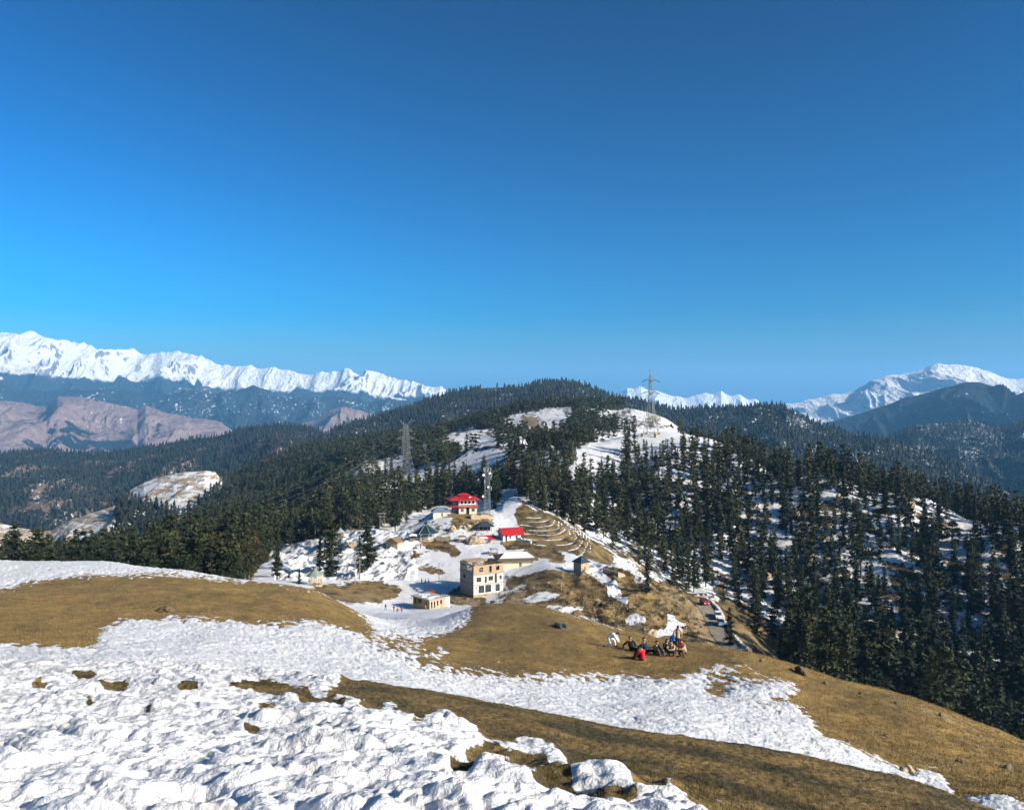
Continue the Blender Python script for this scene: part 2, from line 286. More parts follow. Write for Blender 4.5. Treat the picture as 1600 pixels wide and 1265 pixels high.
snowM = raster([
 (0.0, [(-320,560),(470,560),(500,690),(520,760),(480,830),(430,850),(392,905),(300,1100),(-320,1100)]),
 (1, [(395,906),(400,892),(440,862),(480,853),(520,855),(540,840),(520,905)]),
 (0.42, [(790,772),(830,795),(875,812),(925,838),(965,870),(1000,895),(1060,925),(1110,945),(1175,955),(1200,935),(1450,1180),(1930,1300),(1930,800),(1600,815),(1300,745),(1100,690),(940,750),(850,745)]),
 (0.46, [(480,850),(520,760),(560,700),(900,600),(1100,650),(1000,690),(900,740),(830,760),(790,790),(740,790),(640,800),(560,830)]),
 (0, [(498,913),(540,908),(600,910),(632,918),(622,930),(600,938),(560,942),(520,936),(480,923)]),
 (1, [(520,914),(535,913),(545,917),(530,920)]),
 (0, [(780,846),(800,842),(850,850),(882,868),(887,877),(862,876),(835,868),(815,860),(790,857)]),
 (0, [(800,782),(835,800),(875,812),(905,830),(935,850),(962,872),(955,884),(905,868),(872,856),(830,848),(812,840),(817,825),(803,808)]),
 (1, [(787,774),(800,771),(812,788),(806,800),(797,822),(786,812),(792,795)]),
 (0, brown),
 (1, [(813,936),(830,926),(850,922),(868,925),(890,929),(856,937),(822,941)]), (1, [(825,956),(860,946),(900,944),(928,943),(900,953),(870,957),(840,959)]),
 (1, [(865,968),(885,961),(910,962),(947,965),(940,971),(900,975),(870,974)]), (1, [(922,894),(938,891),(955,902),(966,915),(978,930),(988,946),(976,945),(960,931),(948,933),(950,920),(938,905)]),
 (1, [(973,966),(984,958),(1000,961),(1016,968),(1000,973),(985,977)]), (1, [(1044,958),(1056,956),(1053,969),(1082,973),(1060,986),(1040,994),(1008,999),(1030,986),(1044,975)]),
 (1, [(982,902),(1000,899),(1021,908),(1016,916),(1000,913)]), (1, [(757,942),(775,926),(800,917),(832,909),(815,921),(792,930),(784,946)]), (1, ell(1014,932,7,3)), (1, ell(858,912,6,3)),(1, ell(1060,940,5,4)),
 (0, [(688,806),(720,801),(762,802),(776,814),(742,818),(716,812)]), (0, [(703,820),(712,811),(722,822),(712,834)]), (0, [(650,846),(690,843),(720,857),(716,868),(694,862),(664,853)]), (0, ell(733,824,10,5)),
 (0, [(640,888),(668,884),(692,890),(712,893),(690,897),(660,893)]), (0, ell(585,887,7,3)), (0, ell(577,870,8,3)), (0, ell(650,868,12,3)), (0, ell(545,848,9,4)), (0, [(700,925),(716,920),(728,940),(720,946),(700,942)]),
 (0, [(812,650),(838,652),(846,670),(828,668)]), (0, ell(1020,655,12,4)), (0, ell(700,693,20,4)), (0.3, [(1108,700),(1118,690),(1140,704),(1125,712)]),
 (1, [(905,712),(930,694),(980,682),(1012,672),(1080,679),(1105,690),(1080,694),(1020,700),(960,702),(940,722),(930,745),(905,738)]),
], 2, 0.9)
rockM = raster([(1, [(715,918),(735,938),(790,944),(800,925),(810,940),(830,950),(800,952),(740,950),(712,936)]), (1, [(800,918),(812,912),(822,930),(838,948),(800,948),(795,932)]),
 (1, [(1075,955),(1100,950),(1120,1000),(1105,1010),(1092,1000),(1080,975)]), (0.8, [(1035,910),(1060,925),(1085,945),(1060,942),(1035,925)]), (0.8, ell(540,848,14,6)), (0.6, [(690,803),(775,803),(780,818),(740,818)]), (1, ell(728,835,22,8)),
 (0.7, [(800,648),(840,650),(850,672),(820,668)]), (0.6, ell(560,932,40,4)), (0.7, [(980,868),(1015,862),(1020,880),(985,884)]), (0.6, ell(790,800,9,14))], 1, 0.0)
litM = raster([(1, [(-320,560),(470,560),(500,690),(520,760),(480,830),(430,850),(392,905),(300,1100),(-320,1100)]), (0.85, [(850,745),(1100,690),(1930,800),(1930,1300),(1230,1060),(1175,955),(1110,945),(1000,890),(900,825),(830,790)]), (0.8, [(480,850),(520,760),(560,700),(560,640),(900,600),(1100,650),(1000,690),(900,740),(830,760),(790,770),(740,780),(640,800),(560,820)]), (0.0, brown)], 3, 0.0)
terM = raster([(1, [(818,812),(850,810),(885,820),(915,836),(925,850),(918,868),(900,866),(875,857),(842,848),(815,836)]), (0.7, [(800,930),(860,915),(940,930),(960,960),(940,980),(860,978)])], 4, 0.0)
openM = raster([(1, [(392,1100),(392,908),(400,890),(430,862),(480,852),(510,856),(528,838),(580,820),(620,828),(650,803),(690,790),(748,788),(780,798),(786,772),(812,772),(832,793),(872,806),(905,825),(955,852),(975,872),(1000,880),(1020,905),(1060,920),(1115,942),(1160,955),(1180,985),(1215,1020),(1240,1100)]),
 (1, [(778,664),(800,650),(830,644),(885,636),(905,645),(890,658),(862,668),(888,678),(840,674),(800,678)]), (1, [(676,698),(700,680),(740,668),(775,680),(785,692),(750,699),(700,703)]),
 (1, [(685,742),(718,715),(758,697),(805,700),(790,722),(760,737),(708,750)]), (1, [(526,754),(560,734),(600,718),(645,708),(645,726),(590,742),(550,758)]),
 (1, [(572,782),(600,760),(640,738),(690,720),(700,735),(660,757),(620,767),(590,787)]), (1, [(915,638),(950,645),(1000,632),(1040,648),(1072,665),(1040,674),(980,667),(930,654)]),
 (1, [(897,714),(930,692),(980,680),(1010,668),(1080,676),(1108,688),(1080,696),(1020,704),(962,704),(944,724),(932,748),(902,740)]), (1, [(1222,732),(1262,726),(1267,740),(1240,746)]), (1, [(1062,676),(1135,694),(1135,702),(1090,694)]),
 (1, [(1385,878),(1425,875),(1445,960),(1405,965)]), (1, ell(1165,850,22,12)), (1, ell(1095,795,18,16)), (1, ell(1365,825,16,22)), (1, ell(1290,800,14,22)), (0.8, ell(1285,925,20,24)), (1, ell(1450,810,22,8)), (1, ell(985,860,22,14)), (0.7, ell(900,745,12,22)),
 (0.8, ell(1125,920,10,35)), (0.8, ell(1360,1000,10,24)), (0.6, ell(1510,1050,10,14)), (0.8, ell(1170,770,16,12)), (0.6, ell(1230,860,14,20)), (0.7, ell(1500,880,20,10)), (1, ell(1215,985,8,18))], 1, 0.0)

domeM = raster([(1, [(783,664),(800,650),(830,646),(885,638),(900,645),(885,660),(862,668),(880,678),(840,674),(800,676)]), (1, [(684,698),(700,682),(740,671),(772,682),(782,692),(750,697),(700,700)]),
 (1, [(692,736),(718,717),(758,700),(795,703),(782,720),(760,733),(712,742)]), (1, [(532,748),(560,737),(600,722),(640,712),(642,722),(590,738),(550,752)]), (1, [(582,776),(600,762),(640,742),(688,724),(696,732),(660,753),(620,763),(590,782)]),
 (1, [(925,642),(950,648),(965,655),(940,655)]), (1, [(985,642),(1000,636),(1035,650),(1060,663),(1030,662),(990,655)]), (1, [(908,706),(930,695),(980,683),(1010,673),(1080,679),(1092,686),(1060,688),(1010,690),(962,695),(935,706),(920,722),(905,722)]), (1, [(1226,732),(1260,729),(1264,740),(1240,743)]), (1, [(640,690),(665,684),(680,690),(655,698)]), (1, [(795,690),(830,680),(850,684),(825,694)]), (1, [(640,800),(655,788),(700,770),(690,784),(665,798)]), (1, ell(850,700,14,5)), (1, ell(890,735,10,12)), (1, ell(1150,715,26,6)), (1, ell(1195,722,14,5)), (1, ell(1375,770,10,5)), (1, ell(1455,800,24,6)), (1, ell(1540,812,16,5))], 1, 0.0)
def near_snow(px, py, X, Y):
    s = np.where(Y < 17, 0.65 * mlook(snowA, px, py) + 0.35 * mlook(thickA, px, py), mlook(snowB, px, py)) - np.where(Y < 17, 0.57, 0.5)
    s = s + np.where(Y < 17, 0.55 * fbm(X * 2.4, Y * 1.9, 5, 11, 0.62), 0.35 * fbm(X * 0.9 + Y * .25, Y * 0.5, 4, 5, 0.65) + 0.62 * fbm(X * 2.6 + Y * .5, Y * 1.1, 4, 6, 0.6))
    return s
def base_z(X, Y):
    u = X / Y; r = bil(R, u, np.log(Y)); return -r * Y, u, r
def near_h(X, Y):
    z, u, r = base_z(X, Y); px = u * F + CX; py = r * F + CY
    s = near_snow(px, py, X, Y); th = np.where(Y < 17, sstep(-0.35, 0.5, mlook(thickA, px, py) - 0.5 + 0.2 * fbm(X * 2.2, Y * 2.0, 3, 11)), sstep(-0.05, 0.4, s))
    # trodden, half melted snow: low rounded pads between sharp little hollows, drawn out across the slope
    wx = X + 0.16 * fbm(X * 1.5, Y * 1.5, 2, 31); wy = Y + 0.16 * fbm(X * 1.5 + 5, Y * 1.5, 2, 32)
    a = np.abs(perlin(wx * 1.7 - wy * 1.0, wy * 3.4 + wx * 1.0, 41)); b = np.abs(perlin(wx * 4.2 - wy * 2, wy * 7.2 + wx * 1.5, 42)); c = np.abs(perlin(wx * 10, wy * 15, 43))
    pl = perlin(wx * 0.9 - wy * 0.6, wy * 1.9 + wx * 0.6, 45); ho = sstep(0.22, 0.6, perlin(X * 2.4 - Y * 1.2, Y * 4.2 + X * .8, 47))
    pads = 0.062 * np.minimum(a, 0.6) * (0.6 + 0.8 * sstep(-.3, .4, pl)) + 0.042 * np.minimum(b, 0.5) + 0.012 * c + 0.022 * pl - 0.035 * ho + 0.006 * fbm(X * 20, Y * 26, 2, 48)
    fall = np.where(Y < 17, 0.84, 0.55)
    snow_z = 0.05 + pads * 1.5 * fall
    gr = 0.035 * fbm(X * 2.2, Y * 2.2, 4, 51) + 0.012 * perlin(X * 14, Y * 14, 52) + np.where(Y > 17, 0.22 * fbm(X * .23, Y * .23, 4, 53), 0)
    return z + gr + th * snow_z, s, px, py
def mid_h(X, Y, noise=True, full=False):
    z, u, r = base_z(X, Y); px = u * F + CX; py = r * F + CY
    op = mlook(openM, px, py); far = sstep(270, 340, Y)
    if noise:
        rough = np.where((px > 430) & (px < 650) & (py > 830) & (py < 905), 1.0, 0.0)
        z = z + (1 - op * 0.8) * far * (5.0 * (ridged(X / 70, Y / 110, 3, 61) - 0.4) + 1.5 * fbm(X / 14, Y / 14, 3, 62))
        z = z + (0.25 + 2.8 * rough) * fbm(X / 9, Y / 9, 4, 63) + 1.3 * rough * (ridged(X / 7, Y / 12, 3, 64) - .4)
        sp = np.where((px > 880) & (py > 880), 1.0, 0.15) * (1 - far)
        z = z + sp * (1.9 * (ridged(X / 13, Y / 22, 5, 65) - 0.4)) * (1 - sstep(1070, 1090, px) * (px < 1175) * (py > 935))
        t = mlook(terM, px, py); st = 0.8; q = z / st; fr = q - np.floor(q)
        z = z + t * ((np.floor(q) + sstep(0.55, 0.95, fr)) * st - z)
    if full: return z, px, py, t, fr
    return z, px, py
def gz(X, Y):
    X = np.atleast_1d(np.asarray(X, float)); Y = np.atleast_1d(np.asarray(Y, float))
    z = near_h(X, Y)[0] if Y[0] < 130 else mid_h(X, Y)[0]
    return float(z[0])
def find(px, py, y0, y1, n=400):
    """where the sight line to a spot of ground meets the terrain, between y0 and y1 metres ahead"""
    Y = np.linspace(y0, y1, n); X = (px - CX) / F * Y
    z = (near_h(X, Y) if y0 < 130 else mid_h(X, Y))[0]; d = -z / Y * F + CY - py
    k = np.where(np.sign(d[1:]) != np.sign(d[:-1]))[0]
    i = k[0] if len(k) else int(np.argmin(np.abs(d)))
    return float(X[i]), float(Y[i]), float(z[i])

def rows(segs):
    out = []
    for y0, y1, st in segs:
        n = max(2, int(math.log(y1 / y0) / st)); out += list(np.exp(np.linspace(math.log(y0), math.log(y1), n, endpoint=False)))
    return np.array(out + [segs[-1][1]])
UC = np.concatenate([np.linspace(-0.85, -0.68, 40, endpoint=False), np.linspace(-0.68, 0.68, 1100, endpoint=False), np.linspace(0.68, 0.85, 40)])
# near hillside
ys = rows([(1.2, 2.8, 0.02), (2.8, 8, 0.0036), (8, 15, 0.003), (15, 24, 0.008), (24, 75, 0.0042), (75, 150, 0.02)])
Yg, Ug = np.meshgrid(ys, UC, indexing='ij'); Xg = Ug * Yg
Zg, sg, pxg, pyg = near_h(Xg, Yg)
rockg = np.clip(0.5 * sstep(0.25, 0.5, fbm(Xg / 3, Yg / 3, 4, 71)) * (Yg > 20) * (pxg > 1150), 0, 1)
litg = np.where(Yg < 17, 0.5, 0.38) * sstep(-0.15, 0.4, np.where(Yg < 17, fbm(Xg / 1.5, Yg / 1.5, 3, 72), 0.7 * fbm(Xg / 5, Yg / 8, 5, 73, 0.65) + 0.5 * fbm(Xg / 1.2, Yg / 2, 3, 74) + 0.30 * sstep(620, 700, pxg) * sstep(960, 860, pxg))) + np.where(Yg < 17, 0.42, 0)
gm = ground_mat('meadow_and_snow', 1.0)
o = grid_mesh('hillside', Xg, Yg, Zg, gm, {'snow': sg * 1.3, 'litter': litg, 'rock': rockg}); tag(o, 'near hillside of dry golden grass and trodden melting snow', None, None, 'structure')
# ground under and behind the viewpoint
bx, by = np.meshgrid(np.linspace(-14, 14, 60), np.linspace(-14, 1.3, 40))
bz = -1.35 - 0.02 * np.maximum(by, -14) - 0.004 * bx * 0 + 0.1 * fbm(bx, by, 3, 80) - 0.15
o = grid_mesh('ground', bx, by, bz, gm, {'snow': np.full(bx.shape, .4), 'litter': np.zeros(bx.shape), 'rock': np.zeros(bx.shape)}); tag(o, 'snowy ground behind the viewpoint', None, None, 'structure')
# village ridge and forest slopes
ys = rows([(132, 205, 0.02), (205, 360, 0.0022), (360, 700, 0.0045), (700, 1400, 0.008)])
Yg, Ug = np.meshgrid(ys, UC, indexing='ij'); Xg = Ug * Yg
Zg, pxg, pyg, tg, frg = mid_h(Xg, Yg, True, True)
dzy = np.gradient(Zg, axis=0) / np.gradient(Yg, axis=0)
sm = mlook(snowM, pxg, pyg) - 0.5
forest = 1 - mlook(openM, pxg, pyg)
sg = sm * np.where((pxg > 780) & (pyg > 885) & (pyg < 1010), 1.9, 1.15) + 0.70 * fbm(Xg / 6, Yg / 9, 5, 81, 0.62) + 0.55 * forest * fbm(Xg / 12, Yg / 15, 5, 82, 0.65) + 0.20 * forest * (pxg > 800) + 0.22 * mlook(domeM, pxg, pyg)
sg = np.where((tg > 0.3) & (pyg < 890), np.maximum(sg, np.where((frg > 0.36) & (frg < 0.58), 0.22 + 1.3 * fbm(Xg / 9, Yg / 3, 2, 86), -1)), sg)
rk = np.clip(mlook(rockM, pxg, pyg) + forest * sstep(0.2, 0.4, fbm(Xg / 16, Yg / 10, 4, 83)), 0, 1)
mm = ground_mat('ridge_ground', 0.16, ((0.24, 0.15, 0.05), (0.11, 0.075, 0.03)), 1.5)
lit = np.clip(mlook(litM, pxg, pyg) * (1 - mlook(domeM, pxg, pyg)) + (1 - forest) * 0.95 * sstep(-0.12, 0.3, fbm(Xg / 5, Yg / 8, 5, 87, 0.6)), 0, 1)
rk = np.clip(rk + (pxg > 800) * (pyg > 880) * 0.7 * sstep(0.18, 0.4, fbm(Xg / 4, Yg / 7, 5, 88, 0.6)), 0, 1)
o = grid_mesh('ridge', Xg, Yg, Zg, mm, {'snow': sg, 'litter': lit, 'rock': rk}); tag(o, 'ridge of brown terraces, village ground and snowy forest floor', None, None, 'structure')

# nearest-first visibility of the ridge terrain
RM = R.copy(); Rmin = np.minimum.accumulate(np.where(GV[:, None] > math.log(9), RM, 9), axis=0)
def seen(X, Y, ztop): return -ztop / Y < bil(Rmin, X / Y, np.log(np.minimum(Y, 1450)) - 0.03) + 0.001

# ------------------------------------------------------------------ hills and mountains beyond
def hill(name, label, prof, front, back, slope, mat, nx, amp, curve=0.0, warp=1.0, seed=0, rowsn=150, colsn=600, crest=0.12, aniso=2.2, trees=None, backslope=0.5, jag=0.0, lift=None):
    P = np.array(prof, float); up = (P[:, 0] - CX) / F
    def f(u, Y):
        Yc = np.interp(u, up, P[:, 2]); zc = -np.interp(u, up, (P[:, 1] - CY) / F) * Yc
        d = Yc - Y; X = u * Y; t = np.clip(d / front, 0, 1)
        wx = X + warp * nx * 0.5 * fbm(X / nx / 1.5, Y / nx / 1.5, 3, seed + 7)
        g = ridged(wx / nx, Y / nx / aniso, 6, seed) - 0.45
        env = np.where(d > 0, crest + (1 - crest) * sstep(0, 0.22, t), crest)
        z = zc + jag * (ridged(X / (nx * .35), Y * 0 + seed, 4, seed + 3) - .5) - np.where(d > 0, d * slope + curve * d * d / front, -d * -backslope * -1)
        z = np.where(d > 0, z, zc + jag * (ridged(X / (nx * .35), Y * 0 + seed, 4, seed + 3) - .5) + d * backslope)
        return z + amp * g * env, g
    u = np.linspace(up[0], up[-1], colsn); s = np.concatenate([np.linspace(0, 1, rowsn), 1 + np.linspace(0.02, 1, 16) * back / front])
    Uq, Sq = np.meshgrid(u, s); Yc = np.interp(Uq, up, P[:, 2]); Yq = Yc - front + Sq * front
    Zq, g = f(Uq, Yq)
    ga = -g + (np.interp(Uq * F + CX, lift[0], lift[1]) if lift else 0)
    o = grid_mesh(name, Uq * Yq, Yq, Zq, mat, {'gully': ga}); tag(o, label, None, None, 'structure')
    return f, up, P, front
FOR = (0.012, 0.018, 0.018)
fm_near = lambda n, patch: far_mat(n, 4000, 50, (0.16, 0.12, 0.075), (0.018, 0.021, 0.016), 0.0, 0.012, 0.0, patch, 1.0)
H = {}
H['main'] = hill('hill', 'forested hill rising behind the village ridge', [(250,800,1150),(344,742,1300),(422,719,1600),(500,684,2000),(531,667,2200),(587,651,2400),(640,636,2500),(669,624,2550),(703,612,2600),(760,606,2600),(805,605,2600),(840,599,2600),(880,595,2600),(910,600,2600),(940,611,2550),(962,620,2500),(1000,624,2450),(1050,640,2400),(1110,655,2300),(1180,690,2100),(1300,740,2000)], 1250, 500, 0.10, fm_near('hill_forest_floor', 0.60), 260, 34, 0.02, seed=3)
H['left'] = hill('hill', 'long dark forested ridge on the left', [(-320,725,2700),(-100,715,2800),(0,708,2800),(50,703,2800),(94,705,2800),(144,707,2800),(194,705,2800),(250,697,2800),(297,687,2800),(337,681,2800),(375,672,2800),(420,666,2800),(447,664,2800),(480,667,2750),(520,685,2600),(600,720,2400)], 1500, 500, 0.105, far_mat('ridge_forest_floor', 4000, 50, (0.15, 0.11, 0.08), (0.018, 0.021, 0.016), 0.68, 0.006, 0.0, 0.63, 1.0), 330, 60, 0.02, seed=13)
H['knoll'] = hill('knoll', 'pale terraced knoll streaked with snow among the forest', [(150,812,1150),(180,785,1180),(205,764,1200),(225,753,1200),(250,745,1200),(290,737,1200),(320,735,1200),(336,737,1200),(350,752,1200),(400,790,1150),(470,830,1100)], 330, 200, 0.26, None, 70, 9, 0.0, seed=23, rowsn=160, colsn=300)
H['lower'] = hill('slope', 'pale brown terraced slope edged with snow at lower left', [(-320,800,900),(-60,812,900),(0,816,900),(31,824,900),(60,829,900),(80,828,900),(109,812,900),(147,800,900),(187,787,900),(230,800,900),(300,850,850)], 320, 200, 0.20, None, 60, 10, 0.0, seed=29, rowsn=160, colsn=400)
H['right2'] = hill('hill', 'blue forested ridge right of the pylon', [(980,660,2300),(1040,642,2300),(1100,637,2300),(1150,636,2300),(1185,632,2300),(1206,630,2300),(1225,634,2300),(1240,645,2250),(1276,660,2200),(1310,668,2150),(1347,678,2100),(1400,690,2000),(1470,715,1900),(1560,760,1700),(1700,830,1500)], 1000, 500, 0.16, fm_near('ridge_right_floor', 0.60), 200, 46, 0.02, seed=33)
H['right4'] = hill('hill', 'dark wooded spur below the blue ridge', [(900,690,1000),(1060,676,1050),(1150,700,1050),(1262,717,1050),(1330,730,1020),(1389,742,1000),(1450,752,980),(1515,765,950),(1560,785,900),(1620,815,850),(1850,900,800)], 380, 250, 0.30, fm_near('spur_floor', 0.66), 110, 16, 0.0, seed=37)
H['right3'] = hill('hill', 'far blue forested slope with a snow streak', [(1250,740,3000),(1330,705,3200),(1400,678,3300),(1431,664,3300),(1487,661,3300),(1524,659,3300),(1550,666,3300),(1572,668,3300),(1600,657,3300),(1680,648,3300),(1850,660,3300)], 1400, 600, 0.17, fm_near('slope_floor', 0.59), 300, 70, 0.02, seed=43)
# terraces for the knoll and the lower slope
def terr_mat(name, step, lo=0.45):
    m, nt, b = mat_new(name); N = NT(nt); p = N.pos(); n1 = N.noise(0.05, 4, 0.6, p); n2 = N.noise(0.3, 4, 0.6, p)
    sx = N.n('SeparateXYZ'); N.l(N.n('NewGeometry').outputs['Position'], sx.inputs[0])
    q = N.math('FRACT', N.math('ADD', N.math('MULTIPLY', sx.outputs[2], 1 / step), N.math('MULTIPLY', n2, 0.6)))
    q = N.math('ADD', N.math('MULTIPLY', q, 0.45), N.math('ADD', N.math('MULTIPLY', N.math('SUBTRACT', n1, 0.5), 3.4), 0.22)); q = N.math('ADD', q, N.math('MULTIPLY', N.math('SUBTRACT', n2, 0.5), 1.5))
    q = N.math('ADD', q, N.math('MULTIPLY', N.attr('gully'), 0.6))
    N.l(N.mix(N.ramp(q, lo, lo + 0.12), N.mix(N.ramp(n2, 0.4, 0.6), (0.33, 0.25, 0.16), (0.24, 0.18, 0.11)), (0.6, 0.58, 0.54)), b.inputs['Base Color'])
    b.inputs['Roughness'].default_value = 0.9; N.bump(b, q, 0.4, 1.0); return m
for o in C.objects:
    if o.name.startswith('knoll'): o.data.materials.clear(); o.data.materials.append(terr_mat('terraced_knoll_ground', 4.5, 0.42))
    if o.name.startswith('slope'): o.data.materials.clear(); o.data.materials.append(terr_mat('terraced_slope_ground', 4.0, 0.62))
hill('mountain', 'dark blue rounded forested mountain on the right', [(1150,720,5600),(1240,680,5800),(1290,658,6000),(1347,642,6000),(1403,626,6000),(1459,609,6000),(1485,601,6000),(1507,594,6000),(1530,594,6000),(1558,603,6000),(1575,610,6000),(1589,614,6000),(1620,600,6000),(1700,580,6000),(1850,600,6000)], 2400, 1500, 0.26, far_mat('dark_mountain', 4000, 60, (0.1, 0.1, 0.09), FOR, 0.0, 0.0026, 0.0, 0.67, 1.6), 600, 300, 0.0, seed=53)
hill('mountain', 'white snow mountain on the right skyline', [(1100,670,10000),(1150,645,10000),(1187,633,10000),(1234,631,10000),(1257,626,10000),(1280,620,10000),(1302,615,10000),(1330,612,10000),(1347,603,10000),(1365,594,10000),(1383,587,10000),(1400,585,10000),(1420,584,10000),(1442,577,10000),(1455,571,10000),(1465,568,10000),(1490,568,10000),(1507,569,10000),(1527,575,10000),(1545,581,10000),(1563,587,10000),(1589,591,10000),(1640,585,10000),(1750,575,10000),(1900,590,10000)], 2600, 2500, 0.36, far_mat('white_mountain', -420, 90, (0.12, 0.11, 0.1), FOR, 0.0, 0.0020, 0.0, 0.62, 1.6), 750, 230, 0.0, seed=61, rowsn=240, colsn=900, jag=18, aniso=3.0)
hill('mountain', 'distant white peaks behind the right pylon', [(900,640,15000),(930,622,15000),(942,617,15000),(947,612,15000),(955,618,15000),(965,616,15000),(980,604,15000),(990,605,15000),(1002,601,15000),(1012,607,15000),(1030,612,15000),(1050,617,15000),(1072,619,15000),(1086,616,15000),(1100,612,15000),(1115,614,15000),(1127,609,15000),(1140,616,15000),(1157,615,15000),(1170,622,15000),(1180,621,15000),(1193,631,15000),(1240,650,15000)], 3000, 3000, 0.40, far_mat('far_peaks', -400, 100, (0.12, 0.11, 0.1), FOR, 0.0, 0.0016, 0.30, 0.62, 1.3), 1100, 480, 0.0, seed=67, rowsn=220, colsn=700, jag=30, aniso=3.0)
hill('mountain', 'long white snow range along the left skyline', [(-350,530,13000),(-150,522,13000),(0,518,13000),(30,518,13000),(70,523,13000),(95,534,13000),(125,538,13000),(150,541,13000),(200,550,13000),(240,550,13000),(252,545,13000),(290,555,13000),(330,557,13000),(345,566,13000),(375,563,13000),(420,568,13000),(470,578,13000),(495,575,13000),(520,576,13000),(545,569,13000),(565,580,13000),(583,580,13000),(600,584,13000),(640,590,13000),(690,601,13000),(707,608,13000),(750,620,13000),(850,640,13000)], 3600, 3500, 0.42, far_mat('snow_range', 400, 110, (0.11, 0.10, 0.10), FOR, 0.0, 0.0014, 0.34, 0.66, 1.4), 1100, 620, 0.0, seed=71, rowsn=300, colsn=1100, jag=70, aniso=2.6, crest=0.24, lift=([0, 250, 450, 700], [0, .4, 1.4, 3.0]))
hill('mountain', 'blue forested mountains below the snow range', [(-350,600,9500),(-100,590,9500),(0,588,9500),(19,601,9500),(60,606,9500),(130,604,9500),(190,608,9500),(234,620,9500),(262,610,9500),(287,602,9500),(310,608,9500),(337,616,9500),(370,606,9500),(397,597,9500),(418,606,9500),(437,616,9500),(469,616,9500),(500,622,9500),(537,618,9500),(575,626,9500),(603,615,9500),(625,617,9500),(660,630,9500),(760,660,9500)], 2600, 2000, 0.34, far_mat('blue_mountains', 300, 60, (0.2, 0.15, 0.15), FOR, 0.0, 0.0022, 0.0, 0.62, 1.6), 700, 400, 0.0, seed=79, rowsn=240, colsn=1000, jag=14, aniso=3.0, crest=0.2, lift=([0, 470, 540, 620], [0, .5, 3.2, 3.6]))
hill('mountain', 'bare purple brown mountainside at far left', [(-350,600,7000),(-100,620,7000),(0,626,7000),(37,627,7000),(56,633,7000),(72,633,7000),(90,619,7000),(112,619,7000),(140,622,7000),(181,630,7000),(215,640,7000),(227,633,7000),(245,640,7000),(262,646,7000),(290,648,7000),(312,653,7000),(344,659,7000),(364,674,7000),(430,672,7000),(490,655,7000),(520,638,7000),(537,634,7000),(570,645,7000),(620,655,7000),(720,690,7000)], 2400, 1500, 0.30, far_mat('bare_mountain', 160, 60, (0.27, 0.19, 0.17), FOR, 0.56, 0.0016, 0.0, 0.68, 1.3), 750, 250, 0.0, seed=97, rowsn=220, colsn=800, aniso=3.0)
# valley floor out to the horizon
vx, vy = np.meshgrid(np.linspace(-24000, 24000, 60), np.linspace(-3000, 30000, 60))
o = grid_mesh('valley_floor', vx, vy, np.full(vx.shape, -1500.0) - 20, far_mat('valley', 9000, 60, (0.15, 0.13, 0.1), FOR, 0.0, 0.001, 0.0, 0.8)); tag(o, 'deep valley floor', None, None, 'structure')
# ------------------------------------------------------------------ trees
def tree_mat(name, c1, c2, c3, nsc=3.0):
    m, nt, b = mat_new(name); N = NT(nt); p = N.pos(obj=True)
    n = N.noise(nsc, 3, 0.6, p); t = N.math('ADD', N.attr('tint'), N.math('MULTIPLY', N.math('SUBTRACT', N.n('ObjectInfo').outputs['Random'], 0.5), 0.5))
    c = N.mix(N.ramp(t, 0.0, 1.0), c1, c2); c = N.mix(N.math('MULTIPLY', N.ramp(t, 0.86, 1.1), 0.8), c, c3)
    N.l(c, b.inputs['Base Color']); b.inputs['Roughness'].default_value = 0.8; b.inputs['Specular IOR Level'].default_value = 0.15
    return m
M_CON = tree_mat('conifer_needles', (0.011, 0.017, 0.009), (0.048, 0.053, 0.022), (0.10, 0.082, 0.036))
M_OAK = tree_mat('oak_leaves', (0.022, 0.022, 0.009), (0.062, 0.052, 0.02), (0.11, 0.08, 0.032))
M_BARK = simple_mat('bark', (0.11, 0.085, 0.06), 0.9, 0.5, 8)
M_FARF = tree_mat('far_forest', (0.008, 0.012, 0.010), (0.027, 0.030, 0.020), (0.04, 0.036, 0.024))
def tube_np(pts, rad, n=6):
    V = []; Fc = []
    for i, (p, r) in enumerate(zip(pts, rad)):
        for k in range(n):
            a = 6.2832 * k / n; V.append((p[0] + r * math.cos(a), p[1] + r * math.sin(a), p[2]))
    for i in range(len(pts) - 1):
        for k in range(n):
            a, b = i * n + k, i * n + (k + 1) % n
            Fc += [(a, b, b + n), (a, b + n, a + n)]
    return V, Fc
def tris_at(P, ax, size, rng, flat=0.5):
    """one ragged triangle of foliage at each point, stretched along ax"""
    n = len(P); r = rng.normal(size=(n, 3)); r[:, 2] *= flat
    ax = ax + 0.55 * rng.normal(size=(n, 3)); ax /= np.linalg.norm(ax, axis=1)[:, None] + 1e-6
    sd_ = np.cross(ax, r); sd_ /= np.linalg.norm(sd_, axis=1)[:, None] + 1e-6
    s = size[:, None] if np.ndim(size) else size
    V = np.stack([P - ax * s * 0.6 + sd_ * s * 0.5, P - ax * s * 0.5 - sd_ * s * 0.5, P + ax * s * 0.9], 1).reshape(-1, 3)
    return V
